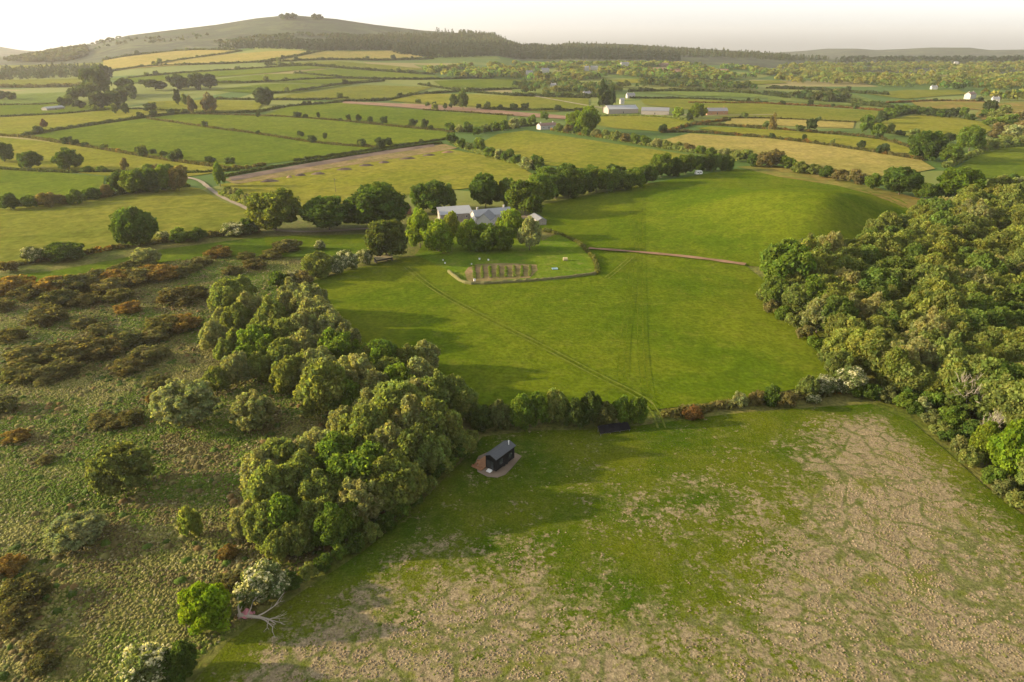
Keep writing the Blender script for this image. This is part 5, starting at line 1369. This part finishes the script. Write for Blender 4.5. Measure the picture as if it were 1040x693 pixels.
Qp = np.stack([ii * 15 + jj, ii * 15 + jj + 1, (ii + 1) * 15 + jj + 1, (ii + 1) * 15 + jj], -1).reshape(-1, 4)
tp = new_obj("tarpaulin", mesh_np("tarpaulin", Vp, Qp, 4, M["pink"], smooth=True)); tp.location = (pk[0], pk[1], pk[2] + .12)
sm = tp.modifiers.new("thick", "SOLIDIFY"); sm.thickness = .03
tag(tp, "faded pink crumpled cloth heaped against the fallen dead tree", "tarpaulin")

# ------------------------------------------------------------------ farm buildings
def house(name, label, cat, A, B, W, hw, hr, wall, roof, eave=.3, windows=0, door=False, chimney=False, mono=False, win_face=-1, group=None, sub=True):
    """a building with its long side from A to B (seen side y=0), going back W"""
    A = np.asarray(A); B = np.asarray(B); L = float(np.linalg.norm((B - A)[:2]))
    o = thing(name, label, cat, A, B, group)
    m = MB()
    prof = [(0, -2), (W, -2), (W, hw + (hr if mono else 0)), (0, hw)] if mono else [(0, -2), (W, -2), (W, hw), (W / 2, hw + hr), (0, hw)]
    m.prism(prof, 0, L); m.build("wall", wall, o)
    m = MB(); t_ = .16
    def slab(y0, z0, y1, z1):
        k = len(m.v)
        for xx in (-eave, L + eave): m.v += [(xx, y0, z0), (xx, y1, z1), (xx, y1, z1 + t_), (xx, y0, z0 + t_)]
        for f in ((0, 1, 2, 3), (7, 6, 5, 4), (0, 4, 5, 1), (1, 5, 6, 2), (2, 6, 7, 3), (3, 7, 4, 0)): m.f.append(tuple(k + i for i in f))
    if mono: sl = hr / W; slab(-eave, hw - eave * sl + .02, W + eave, hw + hr + eave * sl + .02)
    else:
        sl = hr / (W / 2); slab(-eave, hw - eave * sl + .02, W / 2, hw + hr + .02); slab(W + eave, hw - eave * sl + .02, W / 2, hw + hr + .02)
    rf = m.build("roof", roof, o)
    if chimney:
        for xx in (L * .12, L * .85)[:2 if L > 9 else 1]:
            m = MB(); m.box(xx - .4, xx + .4, W / 2 - .35, W / 2 + .35, hw + hr - .3, hw + hr + 1.1); m.box(xx - .47, xx + .47, W / 2 - .42, W / 2 + .42, hw + hr + 1.1, hw + hr + 1.25); ch = m.build("chimney", wall, rf)
    for i in range(windows):
        xx = L * (i + .6) / (windows + .2); z0 = hw * .38
        f = bx(xx - .55, xx + .55, -.05, -.003, z0, z0 + min(1.25, hw * .45)).build("window", M["white_paint"], o)
        m = MB(); h2 = min(1.25, hw * .45); m.box(xx - .46, xx - .03, -.06, -.051, z0 + .08, z0 + h2 - .08); m.box(xx + .03, xx + .46, -.06, -.051, z0 + .08, z0 + h2 - .08); m.build("pane", M["glass"], f)
    if door:
        xx = L * .5; d_ = bx(xx - .55, xx + .55, -.07, -.003, 0, 2.1).build("door", M["dark_door"], o)
        bx(xx + .35, xx + .43, -.1, -.071, 1.0, 1.12).build("handle", M["steel"], d_)
    return o


gA, gB = pix(448, 226), pix(480, 224)
house("shed", "long grey metal-roofed farm shed beside the white farmhouse", "shed", gA, gB, 8.0, 3.4, 1.9, M["grey_wall"], M["tin_roof"], .4, 3, True, mono=True)
hA, hB = pix(483, 228), pix(520, 224.5)
house("farmhouse", "long white farmhouse with a pale roof half hidden by garden trees", "house", hA, hB, 7.0, 3.6, 2.3, M["white_wall"], M["tin_roof"], .35, 5, True, True)
wA = pix(498, 231.5); wB = wA + np.array([2.2, 9.0, 0])
house("house_wing", "white gable wing facing the garden in front of the long farmhouse", "house", wA, wB, 6.5, 3.4, 2.9, M["white_wall"], M["slate"], .3, 1, False)
oA, oB = pix(538, 224), pix(546, 229.5)
house("outhouse", "small grey outhouse at the meadow corner of the farmyard", "shed", oA, oB, 4.5, 2.2, 1.0, M["grey_wall"], M["slate"], .25, 1, False)
rA, rB = pix(408, 219), pix(418, 217)
house("shed", "little reddish shed between the largest dark oak and the dark oak behind", "shed", rA, rB, 4.0, 2.8, 1.3, M["timber"], M["rust_roof"], .25, 0, True)

# cottage, barns, houses of the plain
FARH = [
    ("cottage", "white cottage with a rusty roof at the end of the far tree row", "house", (549, 132), (566, 131), 8, 3.4, 2.2, "white_wall", "rust_roof", 3, True),
    ("barn", "long pale-roofed barn, biggest roof in the middle distance", "barn", (618, 116), (648, 115), 22, 5.0, 4.0, "grey_wall", "tin_roof", 0, True),
    ("barn", "darker grey barn joined to the end of the long pale barn", "barn", (651, 116.5), (679, 117), 16, 4.2, 3.4, "grey_wall", "slate", 0, True),
    ("house", "brown-roofed house standing past the barns", "house", (718, 117), (739, 117), 10, 4.0, 3.4, "timber", "slate", 3, True),
    ("shed", "low shed with a pale roof below the dark copse", "shed", (48, 113), (66, 111), 9, 2.4, 1.8, "grey_wall", "tin_roof", 0, True),
    ("house", "white house among the village trees, under the hill's end", "house", (535, 76), (541, 76), 9, 5, 3, "white_wall", "slate", 2, False),
    ("house", "white house with a tall front beside the bright village trees", "house", (550, 74), (558, 74), 9, 6, 3, "white_wall", "slate", 2, False),
    ("house", "narrow white house of the pair in mid-village", "house", (594, 72), (598, 72), 9, 7, 3, "white_wall", "slate", 2, False),
    ("house", "wide white house of the pair in mid-village", "house", (600, 71), (607, 71), 9, 5, 3, "white_wall", "slate", 2, False),
    ("house", "white house highest in the village, under the long ridge", "house", (631, 67.5), (639, 67.5), 10, 6, 3, "white_wall", "slate", 2, False),
    ("house", "small white house on the lane below the village", "house", (559, 89), (564, 89), 8, 4, 2.5, "white_wall", "slate", 2, False),
    ("house", "dark-roofed white house in front of the tall conifer", "house", (593, 98), (600, 98), 8, 4, 2.5, "white_wall", "slate", 2, True),
    ("house", "white bungalow behind the long barns, the upper one", "house", (637, 100), (645, 100), 8, 4, 3, "white_wall", "slate", 2, False),
    ("house", "white gable just behind the pale barn's roof end", "house", (630, 106), (634, 106), 7, 5, 2.6, "white_wall", "slate", 1, False),
    ("house", "pinkish house above the far red field", "house", (671, 68), (679, 68), 9, 5, 3, "rust_roof", "rust_roof", 2, False),
    ("house", "white bungalow at the edge of the heath", "house", (946, 91), (952, 91), 8, 3.5, 2.4, "white_wall", "slate", 2, False),
    ("house", "pale old house with a big gable near the heath", "house", (985, 101), (991, 100), 9, 6, 3.5, "white_wall", "rust_roof", 2, False),
    ("house", "pale low house behind the heath scrub", "house", (1008, 104), (1015, 104), 8, 4, 2.6, "white_wall", "slate", 2, False),
    ("house", "tiny white house on the plain under the pale hills", "house", (969, 66), (973, 66), 10, 6, 3, "white_wall", "slate", 1, False),
]
for (nm, lab, cat, a, b, W, hw, hr, wl, rf_, nw, dr_) in FARH:
    house(nm, lab, cat, pix(*a), pix(*b), W, hw, hr, M[wl], M[rf_], .3, nw, dr_, chimney=(cat == "house" and nw > 1))

# white caravan at the belt's foot
vA, vB = pix(707, 178.5), pix(714, 178)
van = thing("caravan", "white caravan parked at the foot of the tree belt", "caravan", vA, vB)
m = MB(); m.prism([(0, .45), (4.6, .45), (4.75, 1.4), (4.4, 2.55), (.5, 2.6), (-.1, 1.5)], 0, 2.2, "y"); m.build("body", M["white_paint"], van)
for xx in (.8, 2.9): bx(xx, xx + 1.1, -.03, -.002, 1.35, 2.05).build("window", M["glass"], van)
bx(2.1, 2.7, -.035, -.002, .55, 2.2).build("door", M["white_wall"], van)
for yy in (.05, 1.95):
    m = MB(); m.tube([(2.3, yy, .32), (2.3, yy + .2, .32)], [.32, .32], 14); m.build("wheel", M["rubber"], van)
m = MB(); m.tube([(-.1, 1.1, .5), (-1.2, 1.1, .45)], [.05, .04], 6); m.build("drawbar", M["steel"], van)

# ------------------------------------------------------------------ garden
def bank(px, h, w, mat, name, label, cat, top=True):
    C = resample(smooth_line(world_poly(px), 1), 1.2); T_ = np.gradient(C, axis=0); T_ /= np.linalg.norm(T_, axis=1)[:, None]; N_ = np.column_stack([-T_[:, 1], T_[:, 0]])
    rg_ = np.random.default_rng(9); V = []; Fq = []
    prof = [(-.5, -.3), (-.46, .5), (-.34, .92), (.0, 1.05), (.34, .92), (.46, .5), (.5, -.3)]
    for i, c in enumerate(C):
        z = float(H(c[0], c[1])) + .22; j = rg_.uniform(.8, 1.2)
        for (u, v) in prof:
            q = c + N_[i] * (u * w * j + rg_.normal(0, .05)); V.append((q[0], q[1], z + v * h * j + rg_.normal(0, .04)))
    k = len(prof)
    for i in range(len(C) - 1):
        for s in range(k - 1): Fq.append((i * k + s, i * k + s + 1, (i + 1) * k + s + 1, (i + 1) * k + s))
    o = new_obj(name, mesh_np(name, np.array(V), np.array(Fq), 4, mat)); return tag(o, label, cat)


bank([(456, 277), (462, 282), (470, 288), (482, 289.5), (520, 287.5), (562, 284.5), (605, 279)], .85, 1.2, mat_plain("lichened_stone", (0.13, 0.125, 0.05), .95, .4, 1.2, .1), "garden_wall", "low mossy bank wall along the foot of the garden, facing the meadow", "wall")
hedge([(606, 279), (606, 268), (597, 256), (584, 245), (566, 238), (552, 235)], 1.3, 1.3, (0.11, 0.115, 0.035), "low hedge closing the garden on the dirt track side")
for k in range(8):
    a_, b_ = pix(481 + k * 8.2, 271.2), pix(482 + k * 8.0, 284 - k * .35)
    L = float(np.linalg.norm((b_ - a_)[:2]))
    o = thing("vegetable_bed", "%s raised vegetable bed from the lane end of the plot" % ORD[k], "vegetable bed", a_, b_, "vegetable beds in a row")
    m = MB(); m.prism([(-.65, -.1), (.65, -.1), (.45, .18), (-.45, .18)], 0, L); m.build("soil_bed", M["dark_soil"], o)
    rg_ = np.random.default_rng(k); nn = int(L * 3.2)
    lc = np.column_stack([rg_.uniform(.2, L - .2, nn), rg_.normal(0, .22, nn), np.full(nn, .30)])
    V, Fq, c = lobed(lc, np.full(nn, .33), .12, 1.0, rg_, .6, .2, None, (0.15, 0.185, 0.045) if k % 2 else (0.115, 0.16, 0.03), cap=3000)
    new_obj("crop", mesh_np("crop", V, Fq, 4, M["leaf"], c), o)
GB = [(482, 286.5, "white box at the corner of the vegetable plot", 1.0), (487, 264.5, "white box on the lawn, higher of the pair above the beds", .8), (496, 265.5, "white box on the lawn, lower of the pair above the beds", .8),
      (479, 269.5, "little white box near the top of the first bed", .6), (452, 268.5, "white box on the lawn by the garden trees, closer to the beds", .7), (450, 265.5, "white box on the lawn by the garden trees, closer to the shed", .6),
      (394, 261, "white box beside the round lane tree", 1.0)]
for (x, y, lab, s) in GB:
    p = pix(x, y); o = thing("hive_box", lab, "box", p, p + np.array([1, .3, 0]), "white boxes about the garden")
    bx(-.35 * s, .35 * s, -.3 * s, .3 * s, .12 * s, .85 * s).build("body", M["white_paint"], o)
    bx(-.4 * s, .4 * s, -.35 * s, .35 * s, .852 * s, .95 * s).build("lid", M["tin_roof"], o)
    for sx in (-.3, .24):
        for sy in (-.25, .19): bx(sx * s, (sx + .06) * s, sy * s, (sy + .06) * s, -.05, .119 * s).build("leg", M["timber"], o)
p = pix(563.5, 274); o = thing("sandpit", "pale blue square tub on the garden lawn", "tub", p, p + np.array([1, .1, 0]))
m = MB(); m.box(-1.1, 1.1, -.9, -.8, 0, .35); m.box(-1.1, 1.1, .8, .9, 0, .35); m.box(-1.1, -1.0, -.799, .799, 0, .35); m.box(1.0, 1.1, -.799, .799, 0, .35); m.build("rim", M["blue_tarp"], o)
bx(-.998, .998, -.798, .798, .02, .22).build("water_fill", M["blue_tarp"], o)
p = pix(574, 265.5); o = thing("hay_bale", "pale round straw heap near the garden hedge", "straw heap", p)
m = MB()
m.tube([(-.9, 0, .7), (-.85, 0, .7), (.85, 0, .7), (.9, 0, .7)], [.55, .75, .75, .55], 16); m.build("straw_roll", mat_plain("straw", (.42, .36, .2), .95, .3, 4, .1), o)
m = MB(); m.tube([(-.3, 0, .7), (-.26, 0, .7)], [.765, .765], 16); m.tube([(.26, 0, .7), (.3, 0, .7)], [.765, .765], 16); m.build("twine", M["timber"], o)
bA, bB = pix(383, 268.5), pix(399, 265.5)
o = thing("field_shelter", "low dark lean-to shelter with a straw-coloured roof under the round lane tree", "shelter", bA, bB)
L = float(np.linalg.norm((bB - bA)[:2]))
m = MB(); m.box(0, L, 2.4, 2.55, 0, 1.9); m.box(0, .12, 0, 2.399, 0, 1.6); m.box(L - .12, L, 0, 2.399, 0, 1.6); m.build("wall", M["dark_door"], o)
m = MB(); k = 0
m.v += [(-.2, -.3, 1.55), (L + .2, -.3, 1.55), (L + .2, 2.8, 2.1), (-.2, 2.8, 2.1), (-.2, -.3, 1.65), (L + .2, -.3, 1.65), (L + .2, 2.8, 2.2), (-.2, 2.8, 2.2)]
m.f += [(0, 3, 2, 1), (4, 5, 6, 7), (0, 1, 5, 4), (1, 2, 6, 5), (2, 3, 7, 6), (3, 0, 4, 7)]; m.build("roof", mat_plain("weathered_board", (.40, .34, .2), .9, .3, 2, .1), o)

# soil heaps below the bare strip
for i, (x, y, rx, lab) in enumerate([(274, 185, 9, "largest dark soil heap in the yellow field below the bare strip"), (294, 181, 3, "smallest pale soil heap next to the largest one"), (305, 179, 6, "third soil heap from the lane"), (323, 177.5, 7, "flat dark soil heap, fourth from the lane"),
        (350, 173, 8, "long low soil heap in mid-strip"), (372, 169, 8, "soil heap just past mid-strip"), (390, 166, 6, "small soil heap before the last three"), (414, 162, 9, "long soil heap, first of the last three"), (436, 158.5, 7, "soil heap, second of the last three"),
        (455, 155.5, 7, "reddish soil heap at the far end of the strip")]):
    p = pix(x, y); a = rx * np.linalg.norm(p - np.array([0, 0, 80])) / F; rg_ = np.random.default_rng(i)
    na_, nr = 22, 6; V = [(0, 0, 1.1)]
    for r_ in range(1, nr + 1):
        for s in range(na_):
            u = r_ / nr; t_ = 2 * math.pi * s / na_; V.append((math.cos(t_) * u * a * rg_.uniform(.9, 1.1), math.sin(t_) * u * min(a * .7, 3.2) * rg_.uniform(.9, 1.1), 1.25 * (1 - u * u) * rg_.uniform(.75, 1.25) - .15 * u))
    Fq = [(0, 1 + s, 1 + (s + 1) % na_) for s in range(na_)]
    for r_ in range(nr - 1):
        for s in range(na_):
            q0 = 1 + r_ * na_ + s; q1 = 1 + r_ * na_ + (s + 1) % na_; Fq.append((q0, q0 + na_, q1 + na_)); Fq.append((q0, q1 + na_, q1))
    o = new_obj("soil_heap", mesh_np("soil_heap", np.array(V), np.array(Fq), 3, M["red_soil"] if i == 9 else M["brown_soil"] if i == 1 else M["dark_soil"], smooth=True)); o.location = p + np.array([0, 0, .35]); o.rotation_euler.z = .35
    tag(o, lab, "soil heap", "soil heaps along the bare strip")

# poles
for (x, y, hgt, lab) in [(341, 196, 8, "lone utility pole in the yellow field behind the farm trees"), (600, 98, 9, "utility pole beside the tall dark conifer"), (639, 99, 9, "utility pole behind the long pale barn")]:
    o = thing("utility_pole", lab, "pole", pix(x, y))
    m = MB(); m.tube([(0, 0, -.3), (0, 0, hgt)], [.14, .10], 8); m.build("mast", M["bark"], o)
    m = MB(); m.box(-.9, .9, -.06, .06, hgt - .8, hgt - .65)
    m.build("crossbar", M["bark"], o)
    m = MB()
    for xx in (-.8, 0.35, .8): m.tube([(xx, 0, hgt - .649), (xx, 0, hgt - .45)], [.05, .04], 6)
    m.build("insulators", M["white_paint"], o)

# ------------------------------------------------------------------ light, air, view
SUN_EL, SUN_AZ = 15.5, -89.0        # degrees; azimuth from straight ahead, negative to the left
sd = Vector((math.sin(R(SUN_AZ)) * math.cos(R(SUN_EL)), math.cos(R(SUN_AZ)) * math.cos(R(SUN_EL)), math.sin(R(SUN_EL))))
sun = bpy.data.lights.new("sun", "SUN"); sun.energy = 4.8; sun.angle = R(1.0); sun.color = (1.0, 0.77, 0.45)
so = bpy.data.objects.new("sun", sun); so.rotation_euler = sd.to_track_quat("Z", "Y").to_euler(); so.location = (-500, 200, 400); COL.objects.link(so)

w = bpy.data.worlds.new("World"); SC.world = w; w.use_nodes = True
nt = w.node_tree; nt.nodes.clear()
bg = nt.nodes.new("ShaderNodeBackground"); ou = nt.nodes.new("ShaderNodeOutputWorld"); sk = nt.nodes.new("ShaderNodeTexSky")
sk.sky_type = "NISHITA"; sk.sun_disc = False; sk.sun_elevation = R(SUN_EL); sk.sun_rotation = R(SUN_AZ)
sk.altitude = 150; sk.air_density = 1.0; sk.dust_density = 2.0; sk.ozone_density = 1.0
hs = nt.nodes.new("ShaderNodeHueSaturation"); hs.inputs["Saturation"].default_value = 0.15; hs.inputs["Value"].default_value = 1.0
nt.links.new(sk.outputs[0], hs.inputs["Color"]); nt.links.new(hs.outputs[0], bg.inputs[0]); nt.links.new(bg.outputs[0], ou.inputs[0]); bg.inputs[1].default_value = 0.15

hz = NT("haze"); pv = hz.n("ShaderNodeVolumePrincipled")
pv.inputs["Color"].default_value = (1.0, 0.97, 0.90, 1); pv.inputs["Density"].default_value = 5.5e-5; pv.inputs["Anisotropy"].default_value = 0.35
hz.l(pv.outputs[0], hz.out.inputs["Volume"])
mb = MB(); mb.box(-8800, 8800, -8800, 8800, -3.0, 262.0)
tag(mb.build("haze", hz.m), kind="stuff")

SC.view_settings.view_transform = "Standard"; SC.view_settings.look = "None"; SC.view_settings.gamma = 1.0
SC.view_settings.use_curve_mapping = False
SC.view_settings.exposure = 1.27
SC.render.engine = "CYCLES"
cy = SC.cycles
cy.use_denoising = True; cy.max_bounces = 5; cy.diffuse_bounces = 2; cy.glossy_bounces = 2; cy.transmission_bounces = 3; cy.volume_bounces = 0; cy.transparent_max_bounces = 4
cy.sample_clamp_indirect = 6.0
